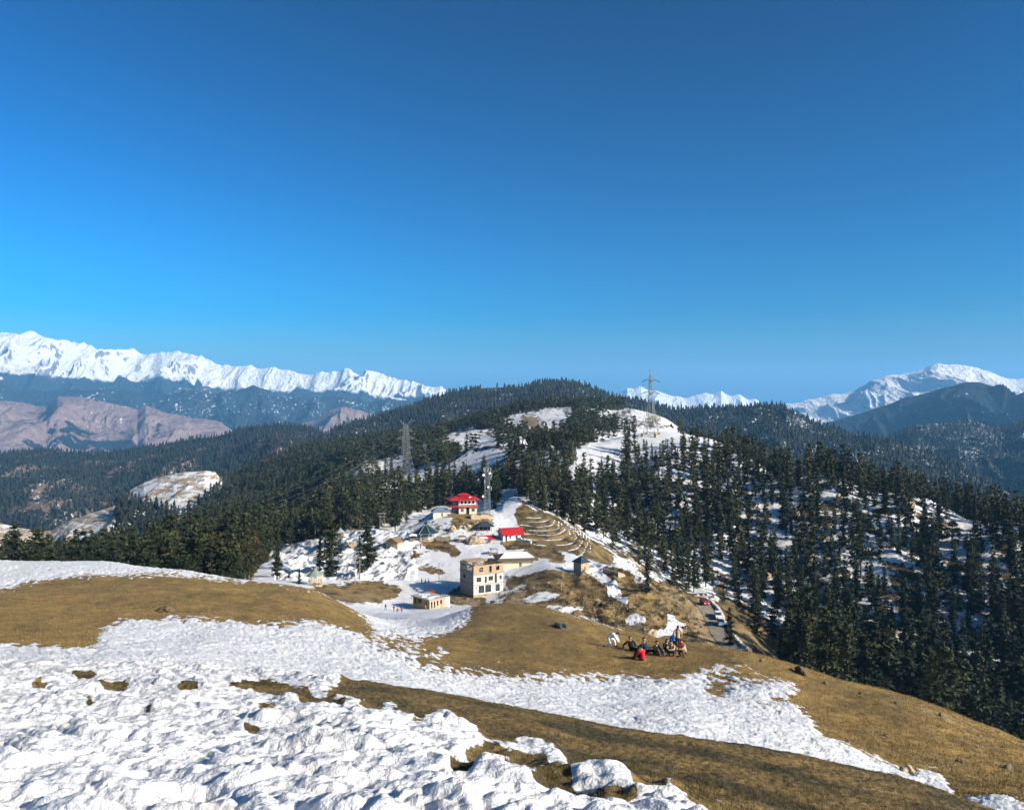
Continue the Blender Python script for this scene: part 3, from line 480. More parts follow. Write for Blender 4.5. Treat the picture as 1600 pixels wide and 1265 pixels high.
def conifer(seed, R0=0.17, h0=0.14, nw=20, nb=6, nc=6, per=4, power=0.85, sz=0.030, gap=0.12, round_top=0.0):
    rng = np.random.RandomState(seed); P = []; A_ = []; S = []
    lean = rng.uniform(-0.03, 0.03, 2)
    offs = rng.uniform(0, 6.28); lop = rng.uniform(0.1, 0.35)
    for i in range(nw):
        h = h0 + (1 - h0) * ((i + rng.uniform(-.3, .3)) / nw); h = min(max(h, h0), 0.985); t = (h - h0) / (1 - h0)
        prof = (1 - t) ** power * (0.55 + 0.45 * min(1, t / 0.16)) + round_top * math.sin(math.pi * t) * 0.5
        prof *= rng.uniform(0.75, 1.2)
        for b in range(nb if t < 0.8 else max(3, nb - 2)):
            if rng.rand() < gap: continue
            a = rng.uniform(0, 6.283); L = R0 * prof * rng.uniform(0.55, 1.25) * (1 + lop * math.cos(a - offs)); L = max(L, 0.012)
            droop = rng.uniform(0.0, 0.55) - 0.35 * t; d = np.array([math.cos(a), math.sin(a), -droop])
            m = max(2, int(nc * min(1.2, prof + 0.25)))
            for k in range(m):
                q = (k + 0.6) / m; base = np.array([lean[0] * h, lean[1] * h, h]) + d * L * q + np.array([0, 0, 0.25 * L * q * q * rng.uniform(-.5, 1)])
                for _ in range(per):
                    P.append(base + rng.normal(size=3) * np.array([1, 1, 0.6]) * sz * 0.42); A_.append(d * 0.9 + np.array([0, 0, -0.15])); S.append(sz * rng.uniform(0.6, 1.3) * (1.1 - 0.35 * q))
    P.append([lean[0], lean[1], 0.99]); A_.append([0, 0, 1]); S.append(0.02)
    P = np.array(P); V = tris_at(P, np.array(A_), np.array(S), rng); F_ = np.arange(len(V)).reshape(-1, 3)
    ti = np.repeat(np.clip(rng.normal(0.45, 0.28, len(P)), 0, 1.1), 3)
    zz = [0, 0.03, 0.3, 0.6, 0.97]; tv, tf = tube_np([(lean[0] * z, lean[1] * z, z - (0.04 if z == 0 else 0)) for z in zz], [0.017, 0.0125, 0.0095, 0.006, 0.001])
    return (V, F_, ti), (np.array(tv), np.array(tf))
def oak(seed, n=3200, wid=0.30, h0=0.22, sz=0.030, ncl=20):
    rng = np.random.RandomState(seed); cl = []
    for i in range(ncl):
        t = rng.uniform(0, 1); z = h0 + 0.06 + (0.86 - h0) * t; r = wid * math.sin(math.pi * min(0.95, 0.18 + 0.78 * t)) * rng.uniform(0.3, 0.85); a = rng.uniform(0, 6.28)
        cl.append((r * math.cos(a), r * math.sin(a), z, wid * rng.uniform(0.28, 0.5)))
    k = rng.randint(0, ncl, n); c = np.array(cl)[k]; d = rng.normal(size=(n, 3)); d /= np.linalg.norm(d, axis=1)[:, None]
    P = c[:, :3] + d * c[:, 3:4] * (rng.uniform(0.5, 1, n) ** 0.5)[:, None] * np.array([1, 1, 0.75])
    V = tris_at(P, d, sz * rng.uniform(0.6, 1.3, n), rng, 1.0); F_ = np.arange(len(V)).reshape(-1, 3)
    ti = np.repeat(np.clip(rng.normal(0.45, 0.25, n) + (rng.rand(ncl)[k] - .5) * .4, 0, 1.1), 3)
    tv, tf = tube_np([(0, 0, -0.04), (0.01, 0, 0.2), (0.0, 0.01, 0.5), (0.01, 0, 0.8)], [0.026, 0.02, 0.013, 0.003]); tv = list(tv); tf = list(tf)
    for q in cl[:7]:
        v2, f2 = tube_np([(0.005, 0, q[2] * 0.55), (q[0] * .6, q[1] * .6, q[2] * 0.85), (q[0], q[1], q[2])], [0.011, 0.006, 0.002], 4)
        tf += [tuple(x + len(tv) for x in f) for f in f2]; tv += v2
    return (V, F_, ti), (np.array(tv), np.array(tf))
SRC = [('conifer', 'slender', conifer(1, 0.13, 0.10, 22, 6, 6, 4, 0.9)), ('conifer', 'broad', conifer(2, 0.22, 0.08, 20, 7, 8, 4, 0.75)), ('conifer', 'ragged', conifer(3, 0.18, 0.24, 16, 5, 8, 4, 0.6, gap=0.3)),
       ('conifer', 'pointed', conifer(4, 0.17, 0.06, 24, 6, 7, 4, 1.0)), ('conifer', 'bare trunked', conifer(5, 0.15, 0.42, 14, 6, 7, 4, 0.5, gap=0.2, round_top=0.5)), ('conifer', 'thick', conifer(6, 0.19, 0.05, 22, 7, 7, 4, 0.6, round_top=0.3)),
       ('conifer', 'uneven', conifer(7, 0.16, 0.16, 20, 6, 7, 4, 0.7, gap=0.22)), ('oak', 'rounded', oak(8)), ('oak', 'bushy', oak(9, 3600, 0.36, 0.12)), ('oak', 'narrow', oak(10, 2800, 0.21, 0.25))]
def lod(seed, n1, kind):
    if kind == 'c': return conifer(seed, random.Random(seed).uniform(0.14, 0.21), 0.06, 16, 5, 4, 2, 0.8, 0.05)
    return oak(seed, 500, 0.3, 0.2, 0.06, 12)
LOD1 = [lod(20 + i, 0, 'c') for i in range(6)] + [lod(30 + i, 0, 'o') for i in range(3)]
def far_tree(seed):
    rng = np.random.RandomState(seed); V = []; Fc = []; ti = []
    rr = rng.uniform(0.18, 0.28)
    for (z0, z1, r) in ((0.02, 0.55, rr), (0.3, 0.8, rr * 0.75), (0.58, 1.0, rr * 0.5)):
        b = len(V); n = 5; ph = rng.uniform(0, 6)
        for k in range(n):
            a = 6.283 * k / n + ph; q = r * rng.uniform(0.65, 1.3); V.append((q * math.cos(a), q * math.sin(a), z0 + rng.uniform(-.05, .08))); ti.append(rng.uniform(0.1, 0.9))
        V.append((rng.uniform(-.05, .05), rng.uniform(-.05, .05), z0 + (z1 - z0) * rng.uniform(.65, .95))); ti.append(rng.uniform(0.2, 1))
        Fc += [(b + k, b + (k + 1) % n, b + n) for k in range(n)]
    return np.array(V), np.array(Fc), np.array(ti)
def bake(name, label, variants, pts, mat, bark=None, kindlabel=None):
    """many trees as one mesh; pts rows: x, y, z, height, width factor, rotation, variant, tint"""
    V_, F_, T_, MI = [], [], [], []; nv = 0
    pts = np.asarray(pts)
    for vi, v in enumerate(variants):
        q = pts[pts[:, 6].astype(int) == vi]
        if not len(q): continue
        parts = [(v[0][0], v[0][1], v[0][2], 0), (v[1][0], v[1][1], np.full(len(v[1][0]), 0.5), 1)] if bark else [(v[0], v[1], v[2], 0)]
        for (V, Fc, ti, mi) in parts:
            n = len(V); m = len(q); c, s = np.cos(q[:, 5])[:, None], np.sin(q[:, 5])[:, None]; h = q[:, 3][:, None]; w_ = q[:, 4][:, None]
            X = q[:, 0][:, None] + (V[:, 0] * c - V[:, 1] * s) * h * w_; Y = q[:, 1][:, None] + (V[:, 0] * s + V[:, 1] * c) * h * w_; Z = q[:, 2][:, None] + V[:, 2] * h
            V_.append(np.stack([X, Y, Z], 2).reshape(-1, 3)); F_.append((Fc[None] + (np.arange(m) * n)[:, None, None]).reshape(-1, 3) + nv); nv += n * m
            T_.append((ti[None] * 0.75 + q[:, 7][:, None]).ravel()); MI.append(np.full(len(Fc) * m, mi))
    o = mesh_np(name, np.concatenate(V_), np.concatenate(F_), [mat] + ([bark] if bark else []), False, {'tint': np.concatenate(T_)}, midx=np.concatenate(MI))
    return tag(o, label, None, None, 'stuff')
def scatter(y0, y1, u0, u1, space, n, seed):
    rng = np.random.RandomState(seed); Y = np.sqrt(rng.uniform(y0 * y0, y1 * y1, n)); u = rng.uniform(u0, u1, n); X = u * Y
    cell = {}; keep = []
    for i in range(n):
        k = (int(X[i] // space), int(Y[i] // space)); ok = True
        for a in (-1, 0, 1):
            for b in (-1, 0, 1):
                for j in cell.get((k[0] + a, k[1] + b), ()):
                    if (X[i] - X[j]) ** 2 + (Y[i] - Y[j]) ** 2 < space * space: ok = False; break
        if ok: cell.setdefault(k, []).append(i); keep.append(i)
    return X[keep], Y[keep], rng
# ---- near forest: candidates
X, Y, rng = scatter(178, 640, -0.74, 0.74, 4.6, 40000, 5)
Z, px, py = mid_h(X, Y); op = mlook(openM, px, py)
rightw = (px > 950).astype(float)
dens = 0.70 + 2.5 * fbm(X / 18, Y / 24, 3, 91) - 0.14 * rightw
dens = np.where((px < 560) & (py < 905), 1.0, dens)
keep = (op < 0.35) & (rng.rand(len(X)) < np.clip(dens + 0.42, 0.05, 1)) & ~((Y < 205) & (px > 400) & (px < 1110))
X, Y, Z, px, py = X[keep], Y[keep], Z[keep], px[keep], py[keep]
Hh = rng.uniform(0.45, 1.3, len(X)) * 16.5 * (1 + 0.42 * sstep(350, 270, Y) * (px > 1050)) * np.where(px < 520, 1.12, 1.0) * np.where(Y > 480, 0.85, 1)
oakp = np.where(px < 560, 0.42, 0.08); isoak = rng.rand(len(X)) < oakp; Hh = np.where(isoak, Hh * 0.72, Hh)
dm = lambda q: mlook(domeM, px, py - q * Hh / Y * F) > 0.75
vis = seen(X, Y, Z + Hh * 0.85) & (np.abs(px - 800) < 900) & ~((dm(.3) | dm(.7)) & (rng.rand(len(X)) < 0.74))
X, Y, Z, px, py, Hh, isoak = [a[vis] for a in (X, Y, Z, px, py, Hh, isoak)]
hero = [  # px, py of the foot, height in photo pixels, source, distance range, label
 (515,900,100,5,(235,275),'tallest thick dark conifer behind the small yellow gazebo'), (500,893,62,0,(240,280),'shorter slim conifer left of the tall conifer behind the yellow gazebo'),
 (562,903,66,6,(250,280),'lower conifer behind the twin pole transformer stand'), (574,886,84,1,(262,300),'taller conifer right of the twin pole transformer stand'),
 (433,905,92,0,(236,275),'slender dark conifer on the blue shaded snow left of the yellow gazebo'), (467,912,26,3,(236,262),'small young conifer on snow just left of the yellow gazebo'),
 (452,908,18,4,(236,262),'tiny round topped conifer on snow left of the gazebo'), (1141,1015,64,1,(205,240),'stout dark conifer right of the road beside the parked white cars'),
 (1012,925,60,3,(240,275),'conifer beside the snowy spur edge behind the stone shed'), (1045,745,40,2,(380,520),'ragged conifer below the snow dome of the right pylon'),
 (1180,1030,72,5,(225,290),'thick conifer just above the golden grass crest right of the road'), (795,838,14,8,(300,330),'small dark bush like oak behind the red gable house'),
 (1160,1022,45,6,(225,280),'shorter conifer between the roadside tree and the grass crest')]
hx = []; 
for (a, b, hp, src, (y0, y1), lab) in hero:
    x, y, z = find(a, b, y0, y1); hx.append((x, y, z, hp * y / F / 0.98, src, lab))
hp_ = np.array([(h[0], h[1]) for h in hx]); dmin = np.min(np.hypot(X[:, None] - hp_[:, 0], Y[:, None] - hp_[:, 1]), axis=1)
k = dmin > 4.5; X, Y, Z, px, py, Hh, isoak = [a[k] for a in (X, Y, Z, px, py, Hh, isoak)]
rvis = bil(Rmin, X / Y, np.log(np.minimum(Y, 1450)) - 0.03)      # lowest row the terrain in front leaves free
shown = (np.minimum(rvis, -Z / Y) + (Z + Hh) / Y) * F; shown = np.where((px > 5) & (px < 1595), shown, -1)
order = np.argsort(-shown); NI = 300 - len(hx)
proto = {}
def place_tree(x, y, z, h, src, label, group, rot, wf):
    kind, form, ((V, Fc, ti), (tv, tf)) = SRC[src]
    if src not in proto:
        cm = mesh_np('crown', V, Fc, [M_OAK if kind == 'oak' else M_CON], False, {'tint': ti}); tm = mesh_np('trunk', tv, tf, [M_BARK], True)
        r = bpy.data.objects.new('oak_tree' if kind == 'oak' else 'conifer_tree', None); C.objects.link(r); cm.parent = r; tm.parent = r
        r['category'] = 'tree'; proto[src] = (r, cm, tm)
    else:
        pr, pc, pt = proto[src]; r = pr.copy(); C.objects.link(r)
        for ch in (pc, pt): c = ch.copy(); C.objects.link(c); c.parent = r
    r.location = (x, y, z - 0.3); r.scale = (h * wf, h * wf, h); r.rotation_euler = (0, 0, rot)
    r['label'] = label; r['group'] = group
rg = random.Random(3); used_lab = set()
def where_words(tx, ty, by):
    lat = [(90,'at the far left edge'),(180,'above the left snow strip'),(260,'left of the lit snow crest'),(330,'above the left snow crest'),(400,'right of the snow crest'),(470,'behind the snowy hollow'),(560,'behind the small yellow gazebo'),(660,'left of the white hut'),(780,'around the lattice mast'),(860,'behind the snow cone'),
      (930,'above the brown terraces'),(1000,'above the stone hut'),(1060,'below the right pylon'),(1110,'left of the parked cars'),(1160,'above the parked cars'),(1220,'right of the road'),(1290,'above the people'),(1360,'above the brown crest'),(1430,'above the big snow patch'),(1500,'right of the clearing'),(1560,'near the right edge'),(9999,'at the far right edge')]
    l = next(w for q, w in lat if tx < q)
    ver = [(700,'on the topmost rim'),(740,'near the skyline'),(775,'high up'),(810,'in the upper forest'),(845,'above mid slope'),(885,'at mid slope'),(930,'below mid slope'),(985,'low down'),(1040,'near the bottom'),(9999,'right at the bottom')]
    return next(w for q, w in ver if ty < q), l
for (x, y, z, h, src, lab) in hx: place_tree(x, y, z, h, src, lab, 'trees around the village and road', rg.uniform(0, 6), 1.0)
for i in order[:NI]:
    src = rg.choice((7, 8, 9)) if isoak[i] else rg.choice((0, 1, 2, 3, 4, 5, 6, 0, 3, 6))
    kind, form, _ = SRC[src]; tx = px[i]; ty = (-(Z[i] + Hh[i]) / Y[i]) * F + CY
    zone = 'right slope' if px[i] > 1000 else ('left slope' if px[i] < 560 else 'middle slope')
    v_, l_ = where_words(tx, ty, py[i]); hq = shown[i]; hw = 'tall' if hq > 78 else ('medium' if hq > 58 else 'small'); kn = 'oak' if kind == 'oak' else 'conifer'
    for ex in ('', 'wider ', 'further ', 'nearer ', 'inner ', 'outer '):
        lab = '%s %s%s %s %s %s' % (hw, ex, form, kn, v_, l_)
        if lab not in used_lab: break
    used_lab.add(lab)
    place_tree(X[i], Y[i], Z[i], Hh[i], src, lab, 'oaks of the forest slopes' if kind == 'oak' else 'conifers of the forest slopes', rg.uniform(0, 6.28), rg.uniform(1.0, 1.4))
rest = order[NI:]; rn = rest[Y[rest] < 330]; rf_ = rest[Y[rest] >= 330]
def pack(X, Y, Z, H_, ok, nc, no, rng):
    n = len(X); v = np.where(ok, nc + rng.randint(0, max(no, 1), n), rng.randint(0, nc, n))
    return np.stack([X, Y, Z - 0.3, H_, rng.uniform(1.0, 1.5, n), rng.uniform(0, 6.28, n), v, rng.uniform(-0.12, 0.3, n)], 1)
bake('forest', 'dense mixed conifer and oak forest filling the slopes around the village', LOD1, pack(X[rf_], Y[rf_], Z[rf_], Hh[rf_], isoak[rf_], 6, 3, rng), M_CON, M_BARK)
SV = [q[2] for q in SRC]; bake('forest', 'nearer conifers and oaks low on the slopes on both sides', SV, pack(X[rn], Y[rn], Z[rn], Hh[rn], isoak[rn], 7, 3, rng), M_CON, M_BARK)
# ---- forest behind the village up to the pylon hills
X, Y, rng = scatter(640, 1400, -0.60, 0.74, 6.0, 60000, 6)
Z, px, py = mid_h(X, Y); op = mlook(openM, px, py); n = fbm(X / 60, Y / 60, 3, 92)
Hh = rng.uniform(0.7, 1.25, len(X)) * 14.5
k = (op < 0.4) & (n > -0.22) & ~((mlook(domeM, px, py - .5 * Hh / Y * F) > .7) & (rng.rand(len(X)) < 0.84)) & seen(X, Y, Z + Hh) & (rng.rand(len(X)) < 0.95)
X, Y, Z, Hh = X[k], Y[k], Z[k], Hh[k]
FT = [far_tree(i) for i in range(8)]
LOD2 = [conifer(50 + i, 0.19, 0.06, 7, 4, 2, 2, 0.8, 0.10) for i in range(4)]
bake('forest', 'dark conifer forest between the snowy domes behind the village', LOD2, pack(X, Y, Z, Hh, np.zeros(len(X), bool), 4, 0, rng), M_CON, M_BARK)
def hill_forest(key, label, y0, y1, u0, u1, space, n, hh, seed, cut=-0.3, topband=None, clear=None):
    f, up, P, front = H[key]
    X, Y, rng = scatter(y0, y1, u0, u1, space, n, seed); u = X / Y
    Yc = np.interp(u, up, P[:, 2]); Z, g = f(u, Y); r = -Z / Y; px = u * F + CX; py = r * F + CY
    nn = fbm(X / 120, Y / 120, 4, seed + 5)
    k = (Y < Yc + 25) & (Y > Yc - front) & (nn > cut) & (u > up[0]) & (u < up[-1])
    rm = bil(Rmin, u, np.full(len(u), math.log(1450))); k &= (-(Z + hh) / Y < rm + 0.004)
    if clear is not None: k &= mlook(clear, px, py - 2) + 0.5 * fbm(X / 25, Y / 25, 3, 8) < 0.45
    H_ = rng.uniform(0.65, 1.25, k.sum()) * hh
    bake('forest', label, FT, pack(X[k], Y[k], Z[k], H_, np.zeros(k.sum(), bool), 8, 0, rng), M_FARF)
    return k.sum()
clr = raster([(1, [(297,690),(337,680),(362,678),(362,686),(330,694),(300,696)]), (1, [(750,603),(790,604),(785,611),(752,612)]), (1, [(805,604),(820,604),(815,610),(804,611)]), (1, [(1240,645),(1262,655),(1258,664),(1238,655)]), (1, [(1278,660),(1295,664),(1290,668)]), (1, [(1318,667),(1345,677),(1340,681),(1318,674)]),
 (1, [(1420,662),(1440,655),(1475,650),(1480,660),(1430,668)]), (1, [(1505,672),(1525,680),(1530,695),(1560,720),(1592,742),(1575,742),(1540,725),(1518,705)]), (1, ell(885,668,6,6)), (1, ell(1005,655,6,4)), (1, [(60,760),(40,800),(60,815),(75,800),(75,770)]), (1, [(170,735),(190,740),(180,760),(165,755)])], 1, 0.0)
n1 = hill_forest('main', 'far conifer forest covering the hill behind the village', 1200, 2650, -0.44, 0.36, 10.5, 40000, 16, 101, -0.62, clear=clr)
n2 = hill_forest('left', 'dark forest covering the long left ridge', 1300, 2850, -0.70, -0.2, 10.5, 46000, 17, 102, -0.75, clear=clr)
n3 = hill_forest('right2', 'blue hazed conifer forest on the ridge right of the pylon', 1300, 2350, 0.12, 0.68, 10.5, 26000, 16, 103, -0.55, clear=clr)
n4 = hill_forest('right4', 'dark conifers on the wooded spur below the blue ridge', 600, 1080, 0.15, 0.72, 8.0, 12000, 15, 104, -0.9)
n5 = hill_forest('right3', 'far blue conifer forest on the snow streaked slope', 2000, 3350, 0.36, 0.72, 17, 15000, 20, 105, -0.45, clear=clr)
n6 = hill_forest('knoll', 'conifers around the terraced knoll', 900, 1200, -0.62, -0.2, 8, 12000, 15, 106, -0.9, clear=raster([(1, [(180,775),(205,760),(250,742),(290,732),(338,732),(345,745),(330,765),(300,790),(262,796),(235,785),(205,772)])], 1, 0.0))
n7 = hill_forest('lower', 'conifers below the pale terraced slope', 640, 905, -0.60, -0.4, 7, 8000, 14, 107, -0.9, clear=raster([(1, [(-320,790),(0,800),(75,815),(110,800),(147,788),(185,778),(175,815),(150,845),(100,870),(-320,870)])], 1, 0.0))
print('forest counts', n1, n2, n3, n4, n5, n6, n7, len(rest))
# ------------------------------------------------------------------ built things
class MB:
    def __init__(s): s.V = []; s.F = []
    def add(s, V, F_): n = len(s.V); s.V += [tuple(v) for v in V]; s.F += [tuple(i + n for i in f) for f in F_]; return s
    def box(s, x0, x1, y0, y1, z0, z1):
        V = [(x, y, z) for z in (z0, z1) for y in (y0, y1) for x in (x0, x1)]
        return s.add(V, [(0, 2, 3, 1), (4, 5, 7, 6), (0, 1, 5, 4), (2, 6, 7, 3), (0, 4, 6, 2), (1, 3, 7, 5)])
    def bar(s, a, b, r, n=4, r2=None):
        a = Vector(a); b = Vector(b); d = (b - a); L = d.length
        if L < 1e-6: return s
        q = d.to_track_quat('Z', 'Y'); V = []
        for p, rr in ((a, r), (b, r if r2 is None else r2)):
            for k in range(n):
                t = 6.28318 * (k + .5) / n; V.append(p + q @ Vector((rr * math.cos(t), rr * math.sin(t), 0)))
        return s.add(V, [(k, (k + 1) % n, n + (k + 1) % n, n + k) for k in range(n)] + [tuple(range(n))[::-1], tuple(range(n, 2 * n))])
    def prism(s, P, z0, z1, top=None):
        n = len(P); T = top or P; V = [(x, y, z0) for x, y in P] + [(x, y, z1) for x, y in T]
        return s.add(V, [(k, (k + 1) % n, n + (k + 1) % n, n + k) for k in range(n)] + [tuple(range(n))[::-1], tuple(range(n, 2 * n))])
    def hip(s, x0, x1, y0, y1, z, h, inset, th=0.12, ridge_axis='x'):
        """hipped roof slab with eaves thickness"""
        if ridge_axis == 'x': r = [(x0 + inset, (y0 + y1) / 2), (x1 - inset, (y0 + y1) / 2)]
        else: r = [((x0 + x1) / 2, y0 + inset), ((x0 + x1) / 2, y1 - inset)]
        V = [(x0, y0, z), (x1, y0, z), (x1, y1, z), (x0, y1, z), (x0, y0, z + th), (x1, y0, z + th), (x1, y1, z + th), (x0, y1, z + th), (*r[0], z + h), (*r[1], z + h)]
        f = [(3, 2, 1, 0), (0, 1, 5, 4), (1, 2, 6, 5), (2, 3, 7, 6), (3, 0, 4, 7)]
        f += [(4, 5, 9, 8), (5, 6, 9), (6, 7, 8, 9), (7, 4, 8)] if ridge_axis == 'x' else [(4, 5, 8), (5, 6, 9, 8), (6, 7, 9), (7, 4, 8, 9)]
        return s.add(V, f)
    def build(s, name, m, parent=None, smooth=False):
        me = bpy.data.meshes.new(name); me.from_pydata(s.V, [], s.F); me.materials.append(m)
        if smooth: me.polygons.foreach_set('use_smooth', [True] * len(me.polygons))
        me.update(); o = bpy.data.objects.new(name, me); C.objects.link(o)
        if parent: o.parent = parent
        return o
def empty(name, loc, rz, label, cat, group=None):
    o = bpy.data.objects.new(name, None); C.objects.link(o); o.location = loc; o.rotation_euler = (0, 0, math.radians(rz)); return tag(o, label, cat, group)
def wall_open(w, h, t, opens):
    """wall along x from 0 to w, front face y=0, thickness t behind; opens = (x0, x1, z0, z1) holes -> MB"""
    m = MB(); xs = sorted({0, w, *[o[0] for o in opens], *[o[1] for o in opens]}); zs = sorted({0, h, *[o[2] for o in opens], *[o[3] for o in opens]})
    for x0, x1 in zip(xs, xs[1:]):
        for z0, z1 in zip(zs, zs[1:]):
            cx, cz = (x0 + x1) / 2, (z0 + z1) / 2
            if any(a < cx < b and c < cz < d for a, b, c, d in opens): continue
            m.box(x0, x1, 0, t, z0, z1)
    return m
def xf(m, ang, dx, dy, dz=0):
    c, s_ = math.cos(math.radians(ang)), math.sin(math.radians(ang)); m.V = [(x * c - y * s_ + dx, x * s_ + y * c + dy, z + dz) for x, y, z in m.V]; return m
K = {}
K['field'] = simple_mat('field_stone', (0.17, 0.13, 0.085), 0.95, 0.4, 6, bump=0.4)
K['cream'] = simple_mat('cream_plaster', (0.62, 0.54, 0.40), 0.85, 0.18, 1.5)
K['white'] = simple_mat('white_paint', (0.78, 0.76, 0.70), 0.7, 0.1, 2)
K['concrete'] = simple_mat('concrete', (0.36, 0.33, 0.28), 0.9, 0.3, 1.2, bump=0.3)
K['block'] = simple_mat('pale_block_wall', (0.60, 0.55, 0.46), 0.9, 0.25, 1.8, bump=0.3)
K['brick'] = simple_mat('tan_brick', (0.42, 0.30, 0.18), 0.9, 0.35, 3, bump=0.4, col2=(0.30, 0.20, 0.12))
K['stone'] = simple_mat('tan_stone', (0.46, 0.36, 0.23), 0.9, 0.4, 2.2, bump=0.6, col2=(0.24, 0.18, 0.11))
K['red'] = simple_mat('red_sheet_roof', (0.50, 0.022, 0.03), 0.5, 0.35, 2.0)
K['dark_red'] = simple_mat('dark_red_sheet', (0.25, 0.012, 0.018), 0.6, 0.3, 2.0)
K['slate'] = simple_mat('dark_slate', (0.035, 0.05, 0.06), 0.6, 0.4, 2.0)
K['green'] = simple_mat('dark_green_sheet', (0.012, 0.035, 0.035), 0.5, 0.3, 2.0)
K['bluegrey'] = simple_mat('blue_grey_sheet', (0.14, 0.20, 0.24), 0.5, 0.25, 2.0)
K['greysheet'] = simple_mat('grey_sheet', (0.30, 0.32, 0.33), 0.5, 0.25, 2.0)
K['steel'] = simple_mat('galvanised_steel', (0.24, 0.25, 0.24), 0.5, 0.15, 2, spec=0.5)
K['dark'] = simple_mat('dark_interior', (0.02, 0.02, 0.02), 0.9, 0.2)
K['wood'] = simple_mat('weathered_wood', (0.22, 0.14, 0.07), 0.9, 0.4, 5)
K['yellow'] = simple_mat('yellow_wood', (0.50, 0.34, 0.11), 0.8, 0.3, 3)
K['thatch'] = simple_mat('thatch_eaves', (0.16, 0.11, 0.055), 1.0, 0.5, 5, bump=0.6)
K['snow'] = simple_mat('roof_snow', (0.78, 0.77, 0.76), 0.8, 0.08, 1.2, bump=0.25)
K['glass'] = simple_mat('window_glass', (0.03, 0.045, 0.055), 0.15, 0.2, spec=0.6)
K['black'] = simple_mat('black_paint', (0.015, 0.015, 0.017), 0.5, 0.2)
K['tyre'] = simple_mat('rubber', (0.02, 0.02, 0.02), 0.9, 0.2)
K['asphalt'] = simple_mat('road_surface', (0.27, 0.225, 0.165), 0.95, 0.3, 0.8, bump=0.2, obj=False)
K['insul'] = simple_mat('dark_insulator', (0.05, 0.055, 0.06), 0.4, 0.2)

# three storey unfinished building
x, y, z = find(740, 934, 236, 262)
z_b = z
B = empty('unfinished_building', (x, y, z_b), 29, 'three storey unfinished block building with open top floor and dark side wall', 'building')
Wd, Dp = 10.2, 9.6
base = MB().box(0.0, Wd, 0.02, Dp, -3.5, 0.9); base.build('plinth', K['stone'], B)
zt = 0.9
g_op = [(1.7, 3.6, 0.35, 2.6), (3.95, 6.0, 0.35, 2.6), (7.5, 9.0, 0.35, 2.5), (0.7, 1.1, 1.9, 2.3), (6.5, 6.9, 1.95, 2.3), (9.35, 9.7, 1.95, 2.3)]
f_op = [(1.0, 2.6, 0.7, 2.1), (3.8, 4.5, 0.2, 2.2), (5.1, 6.7, 0.75, 2.15), (7.2, 8.0, 0.0, 2.7), (8.9, 9.7, 0.8, 2.0)]
s_op = [(1.9, 3.2, 0.8, 2.1), (5.3, 6.2, 0.3, 2.3), (7.7, 8.9, 0.8, 2.1)]
for k, (ops, hh, mt) in enumerate(((g_op, 2.9, K['block']), (f_op, 2.8, K['block']), (s_op, 2.75, K['brick']))):
    fw = wall_open(Wd, hh, 0.25, ops); xf(fw, 0, 0, 0, zt)
    fr = fw.build('front_wall', mt, B)
    sw = wall_open(Dp - 0.25, hh, 0.25, [] if k == 0 else ([(5.5, 7.0, 0.9, 2.0)] if k == 1 else [(1.0, 4.1, 0.9, 2.4), (5.0, 8.2, 0.9, 2.4)]))
    xf(sw, 90, 0.25, 0.25, zt); sw.build('side_wall', K['concrete'], B)
    rw = wall_open(Dp - 0.25, hh, 0.25, [(3, 4.5, 0.9, 2.1)]); xf(rw, 90, Wd, 0.25, zt); rw.build('side_wall', K['concrete'], B)
    bw = wall_open(Wd - 0.5, hh, 0.25, [(2, 4, .9, 2.1), (6, 8, .9, 2.1)]); xf(bw, 0, 0.25, Dp - 0.25, zt); bw.build('back_wall', K['concrete'], B)
    zt += hh
    if k < 2:
        MB().box(-0.22, Wd + 0.3, -0.25, Dp + 0.1, zt, zt + 0.16).build('floor_slab', K['concrete'], B); zt += 0.16
    if k < 2:
        for (a, b, c, d) in ops:
            if b - a < 0.5: continue
            wz = zt - hh - 0.16
            fm_ = MB().box(a, b, 0.06, 0.10, wz + c, wz + c + 0.07).box(a, b, 0.06, 0.10, wz + d - 0.07, wz + d).box(a, a + 0.07, 0.06, 0.10, wz + c + .07, wz + d - .07).box(b - 0.07, b, 0.06, 0.10, wz + c + .07, wz + d - .07).box((a + b) / 2 - 0.03, (a + b) / 2 + 0.03, 0.06, 0.10, wz + c + .07, wz + d - .07)
            w_ = fm_.build('window', K['wood'], B)
            MB().box(a + 0.08, b - 0.08, 0.14, 0.15, wz + c + 0.08, wz + d - 0.08).build('pane', K['glass'], w_)
tb = MB()
for i in range(6): tb.box(0.3 + 1.9 * i, 0.42 + 1.9 * i, -0.3, Dp * random.uniform(.75, 1.0), zt + 0.003, zt + 0.13)
for i in range(7): tb.box(-0.4, Wd * random.uniform(.4, 1.02), 0.3 + 1.4 * i, 0.42 + 1.4 * i, zt + 0.14, zt + 0.24)
tb.build('roof_timber', K['wood'], B)
MB().box(0.6, 7.2, 4.6, Dp + 0.2, zt + 0.28, zt + 0.4).build('roof_board', K['brick'], B)
for i, xx in enumerate((0.12, 2.4, 4.7, 7.0, 9.6)):
    MB().bar((xx, 0.2, zt), (xx + .05, 0.2, zt + random.uniform(.5, 1.0)), 0.05).build('post', K['wood'], B)

